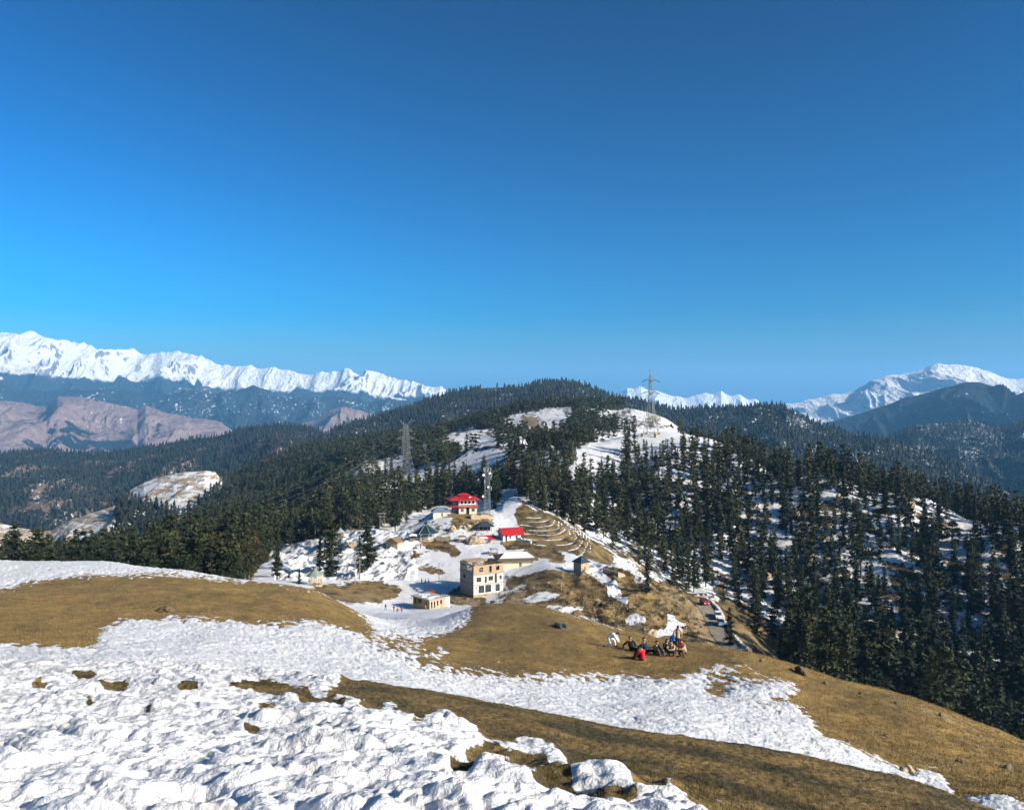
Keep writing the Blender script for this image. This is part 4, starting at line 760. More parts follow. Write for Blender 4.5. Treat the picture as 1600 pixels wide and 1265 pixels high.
# long hall with snow on a thatched roof
x, y, z = find(786, 889, 262, 290)
B = empty('hall', (x, y, z), 9, 'long low tan hall with thick thatched eaves and snow on its roof', 'building')
w1 = wall_open(10.4, 2.9, 0.3, [(5.6, 6.3, 0, 2.1)]); w1.build('front_wall', K['cream'], B)
MB().box(-0.01, 0.3, 0.31, 8, -1, 2.9).build('side_wall', K['stone'], B); MB().box(10.1, 10.41, 0.31, 8, -1, 2.9).build('side_wall', K['stone'], B); MB().box(0.3, 10.1, 7.7, 8, -1, 2.9).build('back_wall', K['stone'], B)
MB().box(-0.02, 10.42, -0.05, 0.28, -2, -0.01).build('plinth', K['stone'], B)
MB().box(5.65, 6.25, 0.1, 0.15, 0, 2.05).build('door', K['wood'], B)
for xx in (0.05, 6.5, 10.1): MB().box(xx, xx + 0.28, -0.12, -0.003, -0.2, 2.9).build('pillar', K['block'], B)
rf = MB().hip(-2.2, 12.2, -1.3, 9.2, 2.9, 1.9, 3.4, 0.55).build('roof', K['thatch'], B)
sn = MB().add([(-1.2, -0.2, 3.62), (11.0, -0.2, 3.62), (8.9, 3.75, 4.98), (1.2, 3.75, 4.98), (-1.2, -0.2, 3.78), (11.0, -0.2, 3.78), (8.9, 3.75, 5.1), (1.2, 3.75, 5.1)], [(0, 3, 2, 1), (4, 5, 6, 7), (0, 1, 5, 4), (1, 2, 6, 5), (2, 3, 7, 6), (3, 0, 4, 7)]).build('snow_layer', K['snow'], rf)

# stone hut with slate pyramid roof
x, y, z = find(908, 894, 250, 272)
B = empty('stone_hut', (x, y, z), 38, 'square tan stone hut with dark slate pyramid roof', 'hut')
MB().box(0, 3.5, 0, 3.6, -2.2, 3.0).build('wall', K['stone'], B)
MB().add([(-.45, -.45, 3.0), (3.95, -.45, 3.0), (3.95, 4.05, 3.0), (-.45, 4.05, 3.0), (-.45, -.45, 3.12), (3.95, -.45, 3.12), (3.95, 4.05, 3.12), (-.45, 4.05, 3.12), (1.75, 1.8, 5.0)], [(3, 2, 1, 0), (0, 1, 5, 4), (1, 2, 6, 5), (2, 3, 7, 6), (3, 0, 4, 7), (4, 5, 8), (5, 6, 8), (6, 7, 8), (7, 4, 8)]).build('roof', K['slate'], B)
dr = MB().box(1.4, 2.1, -0.05, -0.003, 0.0, 1.7).build('door', K['wood'], B)
# roofless stone pen
x, y, z = find(966, 902, 240, 268)
B = empty('stone_pen', (x, y, z), 42, 'low roofless stone enclosure with shaded long wall on the brown spur', 'wall')
MB().add([(0, 0, -1), (.4, 0, -1), (.4, 6.5, -1), (0, 6.5, -1), (0, 0, 1.7), (.4, 0, 1.7), (.4, 6.5, 1.9), (0, 6.5, 1.9)], [(3, 2, 1, 0), (4, 5, 6, 7), (0, 1, 5, 4), (1, 2, 6, 5), (2, 3, 7, 6), (3, 0, 4, 7)]).build('long_wall', K['stone'], B)
MB().add([(.41, 0, -1), (3.4, 0, -1), (3.4, .4, -1), (.41, .4, -1), (.41, 0, 1.69), (3.4, 0, 0.5), (3.4, .4, .5), (.41, .4, 1.69)], [(3, 2, 1, 0), (4, 5, 6, 7), (0, 1, 5, 4), (1, 2, 6, 5), (2, 3, 7, 6), (3, 0, 4, 7)]).build('end_wall', K['stone'], B)

# red roofed two storey house
x, y, z = find(717, 803, 328, 352)
B = empty('red_roofed_house', (x, y, z), 12, 'two storey cream house with red hipped roof, red balcony and raised red cap', 'house')
g = wall_open(7.6, 3.0, 0.25, [(0.9, 2.0, 0.9, 2.2), (3.1, 4.4, 0.0, 2.6), (5.4, 6.7, 0.9, 2.2)]); g.build('front_wall', K['cream'], B)
MB().box(0, 0.25, 0.26, 7, -1, 3).build('side_wall', K['cream'], B); MB().box(7.35, 7.6, 0.26, 7, -1, 3).build('side_wall', K['cream'], B); MB().box(-0.02, 7.62, -0.06, 6.9, -2, -0.01).build('plinth', K['stone'], B)
MB().box(0.26, 7.34, 6.6, 6.9, 0, 3).build('back_wall', K['cream'], B)
for a in (0.9, 5.4):
    w_ = MB().box(a, a + 1.1 + .2 * (a > 3), 0.08, 0.14, 0.9, 1.0).box(a, a + 1.1, 0.08, .14, 2.1, 2.2).box(a + .5, a + .6, 0.08, .14, 1.0, 2.1).build('window', K['yellow'], B); MB().box(a + 0.02, a + 1.08, 0.16, 0.2, 1.0, 2.1).build('pane', K['glass'], w_)
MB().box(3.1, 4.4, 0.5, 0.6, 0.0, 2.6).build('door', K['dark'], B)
MB().hip(-4.2, 8.6, -1.1, 8.0, 3.0, 0.75, 2.0, 0.14).build('lower_roof', K['red'], B)
u2 = wall_open(7.0, 2.1, 0.2, [(0.6, 1.5, 0.4, 1.6), (2.2, 3.1, 0.4, 1.6), (3.8, 4.7, .4, 1.6), (5.4, 6.3, .4, 1.6)]); xf(u2, 0, 0.3, 0.6, 3.76); u2.build('upper_wall', K['white'], B)
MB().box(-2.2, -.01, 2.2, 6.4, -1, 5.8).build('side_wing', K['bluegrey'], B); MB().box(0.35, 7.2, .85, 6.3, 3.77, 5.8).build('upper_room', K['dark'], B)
for xx in (-0.2, 2.3, 4.8, 7.6): MB().bar((xx, -0.4, 3.2), (xx, -0.4, 5.85), 0.1).build('balcony_post', K['yellow'], B)
MB().box(-0.4, 7.8, -.45, -.38, 3.9, 4.0).box(-.4, 7.8, -.45, -.38, 3.45, 3.52).build('railing', K['white'], B)
rf = MB().hip(-4.4, 9.0, -1.5, 8.2, 5.86, 1.9, 4.6, 0.16).build('roof', K['red'], B)
sm_ = MB()
for i in range(14): xx = -.2 + i * .4; sm_.bar((xx if .2 < xx < 4.4 else xx, -1.45, 6.05), (min(max(xx, .3), 4.3), 3.2, 7.78), .035)
sm_.build('roof_seam', K['dark_red'], rf)
MB().box(0.4, 4.4, 2.0, 4.8, 7.0, 7.75).build('raised_cap', K['red'], rf); MB().hip(-0.1, 4.9, 1.4, 5.4, 7.76, 0.7, 1.6, 0.12).build('cap_roof', K['red'], rf)
MB().add([(4.2, 0.2, 6.75), (5.0, 0.2, 6.75), (5.4, 1.0, 7.06), (4.7, 1.0, 7.06), (4.2, 0.2, 6.8), (5.0, .2, 6.8), (5.4, 1.0, 7.12), (4.7, 1.0, 7.12)], [(4, 5, 6, 7), (0, 1, 5, 4), (1, 2, 6, 5), (3, 0, 4, 7), (2, 3, 7, 6)]).build('snow_patch', K['snow'], rf)
# small cream hut with blue grey roof
x, y, z = find(683, 803, 318, 334)
B = empty('cream_hut', (x, y, z), 14, 'small cream hut with blue grey hipped roof left of the red roofed house', 'hut')
g = wall_open(5.6, 2.5, 0.2, [(1.7, 2.5, 0, 2.0), (3.8, 4.6, .9, 1.8)]); g.build('front_wall', K['cream'], B); MB().box(-1.6, -.001, 0.0, 5, -1, 2.5).build('side_wall', K['cream'], B); MB().box(0.0, 5.6, .21, 5, -1, 2.5).build('back_wall', K['cream'], B)
MB().box(1.7, 2.5, 0.1, 0.2, 0, 2).build('door', K['wood'], B)
MB().hip(-2.1, 6.1, -.5, 5.5, 2.51, 1.7, 2.7, 0.1).build('roof', K['bluegrey'], B)

# octagonal green roofed pavilion
def octa(r, a0=22.5): return [(r * math.cos(math.radians(a0 + 45 * k)), r * math.sin(math.radians(a0 + 45 * k))) for k in range(8)]
x, y, z = find(664, 845, 296, 318)
B = empty('pavilion', (x, y + 3, z + 0.1), 0, 'large open octagonal pavilion with dark green roof and pale ridge strips', 'pavilion')
MB().prism(octa(4.2), -1.5, 0.35).build('floor_base', K['stone'], B)
for px_, py_ in octa(3.9): MB().bar((px_, py_, 0.35), (px_, py_, 2.75), 0.13, 6).build('post', K['white'], B)
rl = MB()
oc = octa(3.95)
for k in range(8):
    if k in (5,): continue
    a, b = oc[k], oc[(k + 1) % 8]; rl.bar((*a, 0.95), (*b, 0.95), 0.07); rl.bar((*a, 0.55), (*b, 0.55), 0.05)
rl.build('railing', K['white'], B)
MB().prism(octa(5.35), 2.7, 2.85).build('eaves', K['greysheet'], B)
rf = MB().prism(octa(5.35), 2.853, 5.9, octa(0.55)).build('roof', K['green'], B)
rs = MB()
for (a, b), (c, d) in zip(octa(5.4), octa(0.55)): rs.bar((a, b, 2.9), (c, d, 5.95), 0.1)
rs.build('ridge_strip', K['greysheet'], rf); MB().prism(octa(.45), 5.9, 6.3).prism(octa(.9), 6.303, 6.75, octa(.08)).build('cupola', K['green'], rf)
MB().box(-1.2, 1.4, -0.6, 0.6, .353, 1.15).build('counter', K['cream'], B)
# dark hipped pavilion by the boulder
x, y, z = find(757, 831, 300, 325)
B = empty('dark_roofed_pavilion', (x, y + 2.5, z), 10, 'pavilion with dark slate hipped roof above the red gable house', 'pavilion')
for a in (-2.4, -0.8, .8, 2.4):
    for b in (-2, 2): MB().bar((a, b, -1), (a, b, 2.1), 0.12).build('post', K['wood'], B)
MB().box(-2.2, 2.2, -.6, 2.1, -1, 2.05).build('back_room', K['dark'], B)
MB().hip(-3.6, 3.6, -3.0, 3.0, 2.12, 2.0, 3.0, .12).build('roof', K['slate'], B)
# red gable house and its lean-to
x, y, z = find(786, 845, 296, 314)
B = empty('red_gable_house', (x, y, z), 20, 'white walled house with red sheet gable roof and grey gable end', 'house')
g = wall_open(7.2, 2.4, 0.2, [(0.9, 1.7, 0, 2.0), (2.6, 3.3, .8, 1.8), (5.0, 5.9, .7, 1.8)]); g.build('front_wall', K['white'], B)
MB().add([(-.01, .21, -1), (-.01, 5.5, -1), (-.01, 5.5, 2.4), (-.01, 2.75, 4.3), (-.01, .21, 2.4), (.2, .21, -1), (.2, 5.5, -1), (.2, 5.5, 2.4), (.2, 2.75, 4.3), (.2, .21, 2.4)], [(0, 4, 3, 2, 1), (5, 6, 7, 8, 9), (0, 5, 9, 4), (4, 9, 8, 3), (3, 8, 7, 2)]).build('gable_wall', K['greysheet'], B)
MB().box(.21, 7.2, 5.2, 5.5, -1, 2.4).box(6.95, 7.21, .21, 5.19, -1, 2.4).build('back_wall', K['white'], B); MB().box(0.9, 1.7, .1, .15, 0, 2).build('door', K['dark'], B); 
w_ = MB().box(5.0, 5.9, .05, .1, .7, .78).box(5.0, 5.9, .05, .1, 1.72, 1.8).box(5.4, 5.48, .05, .1, .78, 1.72).build('window', K['wood'], B); MB().box(5.0, 5.9, .13, .16, .7, 1.8).build('pane', K['glass'], w_)
def slab(m, a, b, c, d, t=0.1): return m.add([a, b, c, d] + [(p[0], p[1], p[2] + t) for p in (a, b, c, d)], [(3, 2, 1, 0), (4, 5, 6, 7), (0, 1, 5, 4), (1, 2, 6, 5), (2, 3, 7, 6), (3, 0, 4, 7)])
rf = slab(MB(), (-.3, -.8, 2.1), (8.4, -.8, 2.1), (8.4, 2.75, 4.5), (-.3, 2.75, 4.5)).build('roof', K['red'], B)
sm_ = MB()
for i in range(11): sm_.bar((i * .8 + .1, -.8, 2.24), (i * .8 + .1, 2.7, 4.6), .035)
sm_.build('roof_seam', K['dark_red'], rf)
slab(MB(), (-.3, 2.76, 4.5), (8.4, 2.76, 4.5), (8.4, 6.2, 2.2), (-.3, 6.2, 2.2)).build('roof', K['red'], B)
slab(MB(), (-.9, -.9, 2.05), (-.31, -.9, 2.05), (-.31, 2.75, 4.5), (-.9, 2.75, 4.5), .15).build('barge_board', K['slate'], B)
x, y, z = find(764, 846, 294, 312)
B = empty('red_lean_to', (x, y, z), 12, 'low red sheet lean-to roof left of the red gable house', 'shed')
slab(MB(), (-3.4, 0, .9), (3.2, 0, .9), (2.7, 3.2, 1.9), (-2.8, 3.2, 1.9)).build('roof', K['red'], B)
MB().box(-2.2, 2.8, .3, 3.0, -1, .88).build('wall', K['greysheet'], B)

# low brick ruin with a snowy slab roof
x, y, z = find(671, 953, 226, 244)
B = empty('brick_shelter', (x, y, z), 44, 'low flat roofed brick shelter with open bays and patchy snow on top', 'building')
g = wall_open(5.6, 2.5, .22, [(.5, 1.0, .1, 1.9), (1.5, 2.0, .1, 1.9), (2.6, 3.1, .6, 1.9), (3.9, 4.5, .7, 1.9)]); g.build('front_wall', K['brick'], B)
g = wall_open(7.4, 2.5, .22, [(.9, 1.7, 0, 1.9), (3.4, 5.3, .9, 2.2), (5.7, 7.0, .5, 2.2)]); xf(g, 90, 0.22, .23); 
g.V = [(-v[0] + .22, v[1], v[2]) for v in g.V]; g.F = [f[::-1] for f in g.F]; g.build('side_wall', K['brick'], B)
MB().box(.23, 5.6, 7.4, 7.62, -1, 2.5).box(5.38, 5.6, .23, 7.39, -1, 2.5).build('back_wall', K['brick'], B)
for a in (.25, 1.25, 2.3, 3.5, 5.2): MB().box(a - .1, a + .1, -.08, -.003, -.3, 2.5).build('pillar', K['cream'], B)
MB().box(0, 5.6, 0, 7.6, -1.2, -.003).build('plinth', K['stone'], B)
rf = MB().box(-.5, 6.0, -.4, 8.1, 2.503, 2.68).build('roof', K['concrete'], B)
rs = random.Random(5)
for i in range(7):
    a, b = rs.uniform(.8, 4.8), rs.uniform(.8, 6.8); P_ = [(a + rs.uniform(.5, 1.3) * math.cos(t * .628), b + rs.uniform(.5, 1.3) * math.sin(t * .628)) for t in range(10)]
    MB().prism(P_, 2.683 + .004 * i, 2.74 + .012 * i).build('snow_patch', K['snow'], rf)
MB().box(5.9, 7.6, 0.2, .45, -.8, 2.3).box(7.4, 7.62, .46, 2.5, -.8, 2.3).build('annex_wall', K['block'], B)

# little gazebos
def gazebo(px, py, y0, y1, r, h, label, roofm):
    x, y, z = find(px, py, y0, y1); B = empty('gazebo', (x, y + r * .5, z), 0, label, 'gazebo')
    MB().prism(octa(r * 1.0), -1.2, .3).build('floor_base', K['stone'], B)
    for a, b in octa(r * .86): MB().bar((a, b, .3), (a, b, h * .58), .09, 5).build('post', K['yellow'], B)
    oc = octa(r * .87); m = MB()
    for k in range(8):
        if k != 5: m.bar((*oc[k], h * .3), (*oc[(k + 1) % 8], h * .3), .07); m.bar((*oc[k], h * .2), (*oc[(k + 1) % 8], h * .2), .07)
    m.build('railing', K['yellow'], B)
    MB().prism(octa(r * 1.22), h * .58, h * .62).build('eaves', K['yellow'], B)
    rf = MB().prism(octa(r * 1.22), h * .62 + .003, h * .92, octa(r * .22)).build('roof', roofm, B)
    MB().prism(octa(r * .18), h * .92, h * .96).prism(octa(r * .3), h * .96 + .003, h * 1.05, octa(.03)).build('cupola', K['yellow'], rf)
gazebo(491, 915, 236, 258, 2.15, 4.9, 'small yellow octagonal gazebo with grey green roof beside tall conifers', simple_mat('grey_green_sheet', (0.22, 0.26, 0.22), .5, .3, 2))
gazebo(531, 842, 318, 345, 1.75, 4.6, 'tiny yellow gazebo with pale grey roof on a snowy knob', K['greysheet'])

# hut under snow and white canopies on the left slope
x, y, z = find(612, 853, 300, 325); B = empty('snowed_in_hut', (x, y, z), -22, 'hut half buried in snow with a white gabled roof on the left slope', 'hut')
MB().box(-2.4, 2.4, 0, 3.6, -1, 1.5).build('wall', K['stone'], B)
rf = MB().add([(-2.9, -.4, 1.4), (2.9, -.4, 1.4), (2.9, 4, 1.4), (-2.9, 4, 1.4), (0, -.5, 3.2), (0, 4.1, 3.2)], [(3, 2, 1, 0), (0, 1, 4), (2, 3, 5), (1, 2, 5, 4), (3, 0, 4, 5)]).build('roof', K['wood'], B)
MB().add([(-3.0, -.5, 1.5), (-2.9, 4.1, 1.5), (0, 4.2, 3.3), (0, -.6, 3.3), (-3.0, -.5, 1.75), (-2.9, 4.1, 1.75), (0, 4.2, 3.6), (0, -.6, 3.6)], [(0, 1, 2, 3), (7, 6, 5, 4), (4, 5, 1, 0), (5, 6, 2, 1), (6, 7, 3, 2), (7, 4, 0, 3)]).build('snow_layer', K['snow'], rf)
def canopy(px, py, y0, y1, label, col):
    x, y, z = find(px, py, y0, y1); B = empty('canopy', (x, y, z), 10, label, 'stall')
    for a in (-1.2, 1.2):
        for b in (-1, 1): MB().bar((a, b, -.5), (a, b, 1.9), .06).build('post', K['wood'], B)
    MB().hip(-1.6, 1.6, -1.3, 1.3, 1.9, .6, 1.0, .08).build('roof', col, B); MB().box(-1.1, 1.1, -.9, -.5, .0, .9).build('counter', K['wood'], B)
canopy(645, 844, 296, 318, 'small white canopy stall left of the green roofed pavilion', K['white'])
canopy(772, 866, 284, 298, 'small grey canopy stall behind the unfinished building', K['greysheet'])
canopy(722, 846, 300, 315, 'small brown canopy stall left of the big tan boulder', K['wood'])
x, y, z = find(755, 846, 294, 312); B = empty('snowy_shed', (x, y, z), 15, 'small shed with sagging snowy roof left of the red lean-to', 'shed'); MB().box(-1.4, 1.4, 0, 2, -1, 1.2).build('wall', K['greysheet'], B); MB().hip(-1.8, 1.8, -.4, 2.4, 1.2, .6, .9, .25).build('roof', K['snow'], B)

# lattice mast with dishes and panels
x, y, z = find(761, 806, 332, 356)
def lattice(m, hw0, hw1, z0, z1, nseg, r, br=None, x0=0, y0=0):
    br = br or r * .6
    lv = [(z0 + (z1 - z0) * i / nseg, hw0 + (hw1 - hw0) * i / nseg) for i in range(nseg + 1)]
    cs = [(-1, -1), (1, -1), (1, 1), (-1, 1)]
    for a, b in cs: m.bar((a * hw0 + x0, b * hw0 + y0, z0), (a * hw1 + x0, b * hw1 + y0, z1), r)
    for i in range(nseg):
        (za, wa), (zb, wb) = lv[i], lv[i + 1]
        for k in range(4):
            (a, b), (c, d) = cs[k], cs[(k + 1) % 4]
            m.bar((a * wa + x0, b * wa + y0, za), (c * wb + x0, d * wb + y0, zb), br); m.bar((c * wa + x0, d * wa + y0, za), (a * wb + x0, b * wb + y0, zb), br); m.bar((a * wb + x0, b * wb + y0, zb), (c * wb + x0, d * wb + y0, zb), br)
    return m
B = empty('radio_mast', (x, y, z), 15, 'grey steel lattice radio mast with white dishes and antenna panels', 'mast')
lattice(MB(), 1.25, 0.85, -.5, 21.0, 15, .07, .032).build('frame', K['steel'], B)
MB().box(-1.9, 1.9, -1.9, 1.9, -2, -.52).build('footing', K['concrete'], B)
for (a, b, c, hh) in ((-1.3, -1.2, 18.7, 2.0), (1.3, -1.2, 18.6, 2.2), (1.4, -1.1, 15.5, 1.7), (-1.4, -1.2, 14.0, 1.6), (1.5, -1.2, 11.0, 1.8), (0, -1.2, 18.8, 1.8), (1.8, -.6, 16.8, 1.6), (-1.2, 1.1, 18.7, 2.0)):
    MB().box(a - .13, a + .13, b - .12, b + .02, c, c + hh * .9).build('antenna_panel', K['greysheet'], B)
def dish(r, n=12):
    m = MB(); V = [(0, .12, 0)]; 
    for q, yy in ((.55, .08), (1.0, -.05)): V += [(r * q * math.cos(6.283 * k / n), yy, r * q * math.sin(6.283 * k / n)) for k in range(n)]
    Fc = [(0, 1 + (k + 1) % n, 1 + k) for k in range(n)] + [(1 + k, 1 + (k + 1) % n, 1 + n + (k + 1) % n, 1 + n + k) for k in range(n)]
    Fc += [f[::-1] for f in Fc]; return m.add(V, Fc[:len(Fc) // 2])
for (a, b, c, r) in ((-1.7, -1.3, 17.6, .55), (-1.9, -1.2, 8.6, .5), (.9, -1.4, 18.2, .5), (.3, -1.4, 12.5, .45)):
    d_ = dish(r); xf(d_, 0, a, b, c); d_.build('dish', K['white'], B)
MB().bar((0, 0, 21), (0, 0, 23.2), .04).bar((.6, .2, 21), (.6, .2, 22.4), .03).build('rod', K['steel'], B)

# pylons
def pylon(px, py, y0, y1, hgt, hw, rot, label, arms, sc_=1.0):
    x, y, z = find(px, py, y0, y1); B = empty('pylon', (x, y, z), rot, label, 'pylon', 'high voltage pylons on the snowy hills')
    r = .10 * sc_
    m = MB(); lattice(m, hw, hw * .38, -2, hgt * .42, 5, r, r * .6); m.build('leg_section', K['steel'], B)
    m = MB(); lattice(m, hw * .38, hw * .2, hgt * .42 + .01, hgt * .9, 9, r * .85, r * .5); m.build('mast_section', K['steel'], B)
    tips = []
    for (zz, aw) in arms:
        for s_ in (-1, 1):
            m = MB(); q = hw * .25
            for b in (-q, q): m.bar((s_ * q, b, zz), (s_ * aw, 0, zz + .2), r * .6); m.bar((s_ * q, b, zz + hgt * .045), (s_ * aw, 0, zz + .2), r * .6)
            for t in (.3, .6): m.bar((s_ * (q + (aw - q) * t), -q * (1 - t), zz), (s_ * (q + (aw - q) * t), -q * (1 - t), zz + hgt * .045 * (1 - t)), r * .4)
            m.build('cross_arm', K['steel'], B); tips.append((s_ * aw, zz + .2))
            for d in (-1, 1):
                MB().bar((s_ * aw, d * .2, zz + .1), (s_ * aw, d * 4.2, zz - 1.6), .20, 6).build('insulator', K['insul'], B)
    for s_ in (-1, 1):
        m = MB(); q = hw * .2; m.bar((s_ * q, -q, hgt * .9), (s_ * hw * .75, 0, hgt), r * .6).bar((s_ * q, q, hgt * .9), (s_ * hw * .75, 0, hgt), r * .6).bar((-s_ * q, 0, hgt * .9), (s_ * hw * .75, 0, hgt), r * .4); m.build('peak', K['steel'], B)
    return B, (x, y, z), tips
PL, plc, plt = pylon(634, 745, 600, 680, 44, 6.8, 25, 'grey lattice pylon on the left snowy slope, seen against dark forest', [(35.0, 5.6), (29.0, 7.0), (22.0, 6.0)])
PR, prc, prt = pylon(1017, 680, 520, 565, 46, 4.6, 62, 'tall pale lattice pylon on the white dome, standing against the sky', [(38.5, 7.2), (30.0, 8.6)], 1.5)
for (a, b) in ((-4.6, -4.6), (4.6, -4.6), (4.6, 4.6), (-4.6, 4.6)): MB().box(a - .8, a + .8, b - .8, b + .8, -3, 1.6).build('footing', K['yellow'], PR)
def wire(a, b, sag, label, r=.025, n=24):
    m = MB(); P_ = [Vector(a).lerp(Vector(b), i / n) - Vector((0, 0, 4 * sag * (i / n) * (1 - i / n))) for i in range(n + 1)]
    for p, q in zip(P_, P_[1:]): m.bar(p, q, r, 3)
    o = m.build('power_line', K['steel']); tag(o, label, 'cable', 'wires strung from the pylons'); return o
def tipw(c, rot, tx, zz, dy): a = math.radians(rot); return (c[0] + tx * math.cos(a) - dy * math.sin(a), c[1] + tx * math.sin(a) + dy * math.cos(a), c[2] + zz)
lw = ['highest', 'second', 'third', 'fourth', 'fifth', 'lowest']
for i, (tx, zz) in enumerate(plt):
    p = tipw(plc, 25, tx, zz - 1.8, 4.2 if tx < 0 else -4.2); e = (-0.62 * 330 + i * 2.5, 330 - i * 4, -74 + (zz - 22) * .75)
    wire(p, e, 14 + i * .4, '%s thin cable running down left from the left pylon' % lw[i])
for i, (tx, zz) in enumerate(prt):
    q = tipw(prc, 62, tx, zz - 1.8, -4.2 if tx < 0 else 4.2)
    e = tipw(plc, 25, plt[i + 2][0], plt[i + 2][1] - 1.8, -4.2)
    if i < 4: wire(q, e, 9, '%s thin cable between the two pylons' % lw[i], .045)
    wire(tipw(prc, 62, tx, zz - 1.8, 4.2 if tx < 0 else -4.2), (prc[0] + 230 + i * 4, prc[1] + 640, prc[2] - 70 + zz), 24, '%s thin cable going right from the right pylon' % lw[i], .045)
# wooden pole stands
def pole_stand(px, py, y0, y1, h, w_, label):
    x, y, z = find(px, py, y0, y1); B = empty('utility_pole', (x, y, z), 8, label, 'utility pole')
    for s_ in (-1, 1): MB().bar((s_ * w_, 0, -.8), (s_ * w_ * .9, 0, h), .13, 6, .09).build('pole', K['wood'] if h < 8 else K['concrete'], B)
    MB().box(-w_ * 1.9, w_ * 1.9, -.1, .1, h - .5, h - .3).build('cross_arm', K['steel'], B); MB().box(-w_ * 1.6, w_ * 1.6, -.1, .1, h - 1.7, h - 1.55).build('cross_arm', K['steel'], B)
    MB().bar((-w_, .05, h * .3), (w_ * .9, .05, h * .68), .06).bar((w_, -.05, h * .3), (-w_ * .9, -.05, h * .68), .06).build('brace', K['steel'], B)
    for k in range(5): MB().bar((-w_ * 1.7 + k * w_ * .85, 0, h - .3), (-w_ * 1.7 + k * w_ * .85, 0, h + .1), .07, 5).build('insulator', K['insul'], B)
    return B
pole_stand(558.5, 911, 244, 262, 8.6, .8, 'tall twin pole transformer stand on the edge of the brown lawn')
pole_stand(597, 829, 320, 342, 7.6, .95, 'twin pole stand on the snow shoulder against dark forest')
def pole(px, py, y0, y1, h, label):
    x, y, z = find(px, py, y0, y1); B = empty('utility_pole', (x, y, z), 0, label, 'utility pole')
    MB().bar((0, 0, -.8), (0, 0, h), .09, 6, .06).build('pole', K['concrete'], B); MB().bar((-.5, 0, h - .4), (.5, 0, h - .4), .05).build('cross_arm', K['steel'], B)
pole(686, 912, 248, 266, 7.0, 'single thin pole left of the unfinished building')
pole(602, 745, 560, 660, 13.0, 'single thin pole on snow left of the left pylon')
pole(703, 742, 520, 640, 12.0, 'single thin pole on the snow slope right of the left pylon')
pole(877, 925, 228, 245, 3.6, 'short thin pole on the brown spur field')

# retaining walls
def wall_run(name, pts, h, t, m, label, cat='wall', jag=.25):
    P_ = [find(*p) for p in pts]; o0 = P_[0]; V = []; n = 0; mb = MB(); rs = random.Random(len(pts))
    Q = []
    for (x0, y0, z0), (x1, y1, z1) in zip(P_, P_[1:]):
        L = math.hypot(x1 - x0, y1 - y0); k = max(1, int(L / 1.1))
        Q += [(x0 + (x1 - x0) * i / k, y0 + (y1 - y0) * i / k) for i in range(k)]
    Q.append(P_[-1][:2])
    for (x0, y0), (x1, y1) in zip(Q, Q[1:]):
        d = Vector((x1 - x0, y1 - y0, 0)); d.normalize(); nn = Vector((-d.y, d.x, 0)) * t / 2; za, zb = gz(x0, y0) , gz(x1, y1); hh = h + rs.uniform(-jag, jag)
        b = [Vector((x0, y0, 0)) - nn, Vector((x1, y1, 0)) - nn, Vector((x1, y1, 0)) + nn, Vector((x0, y0, 0)) + nn]
        mb.add([(v.x, v.y, (za if i in (0, 3) else zb) - .8) for i, v in enumerate(b)] + [(v.x, v.y, (za if i in (0, 3) else zb) + hh) for i, v in enumerate(b)], [(3, 2, 1, 0), (4, 5, 6, 7), (0, 1, 5, 4), (1, 2, 6, 5), (2, 3, 7, 6), (3, 0, 4, 7)])
    o = mb.build(name, m); return tag(o, label, cat)
wall_run('retaining_wall', [(736, 811, 318, 345), (768, 812, 318, 345)], 1.9, .5, K['stone'], 'tan stone retaining wall below the lattice mast')
wall_run('retaining_wall', [(682, 844, 298, 320), (704, 844, 298, 320)], 1.5, .5, K['stone'], 'tan stone wall joined to the green roofed pavilion')
wall_run('retaining_wall', [(700, 808, 325, 345), (734, 809, 325, 345)], 1.2, .4, K['wood'], 'brown fence like wall in front of the red roofed house')
wall_run('retaining_wall', [(808, 843, 298, 315), (830, 849, 292, 312)], 0.9, .4, K['white'], 'whitewashed low wall right of the red gable house')

# road, parapet, cars
RC = [(1097, 946, 236, 250), (1106, 955, 228, 244), (1113, 965, 220, 238), (1119, 978, 212, 230), (1128, 994, 204, 222), (1139, 1008, 196, 216), (1152, 1021, 188, 210)]
rp = [find(*p) for p in RC]
def smooth_path(P_, n):
    out = []
    for i in range(len(P_) - 1):
        p0 = P_[max(i - 1, 0)]; p1 = P_[i]; p2 = P_[i + 1]; p3 = P_[min(i + 2, len(P_) - 1)]
        for k in range(n):
            t = k / n; out.append(tuple(.5 * (2 * b + (c - a) * t + (2 * a - 5 * b + 4 * c - d) * t * t + (-a + 3 * b - 3 * c + d) * t ** 3) for a, b, c, d in zip(p0, p1, p2, p3)))
    return out + [P_[-1]]
cl = smooth_path(rp, 8)
def strip(cl, off0, off1, dz, name, m, label):
    V = []; Fc = []
    for i, c in enumerate(cl):
        a = Vector(cl[max(i - 1, 0)][:2]); b = Vector(cl[min(i + 1, len(cl) - 1)][:2]); d = (b - a).normalized(); n = Vector((-d.y, d.x))
        zz = max(gz(c[0] + n.x * o, c[1] + n.y * o) for o in (off0, (off0 + off1) / 2, off1)) + dz
        for o, q in ((off0, -1.2), (off0, 0), (off1, 0), (off1, -1.2)): V.append((c[0] + n.x * o, c[1] + n.y * o, zz + q))
        if i: k = 4 * i; Fc += [(k - 4 + j, k - 3 + j, k + 1 + j, k + j) for j in range(3)]
    mb = MB(); mb.V = V; mb.F = [f[::-1] for f in Fc]; return mb.build(name, m), V
o, RV = strip(cl, -2.7, 2.7, .12, 'road', K['asphalt'], ''); tag(o, 'narrow grey mountain road curving round the spur', None, None, 'structure')
pm = MB(); rs = random.Random(2)
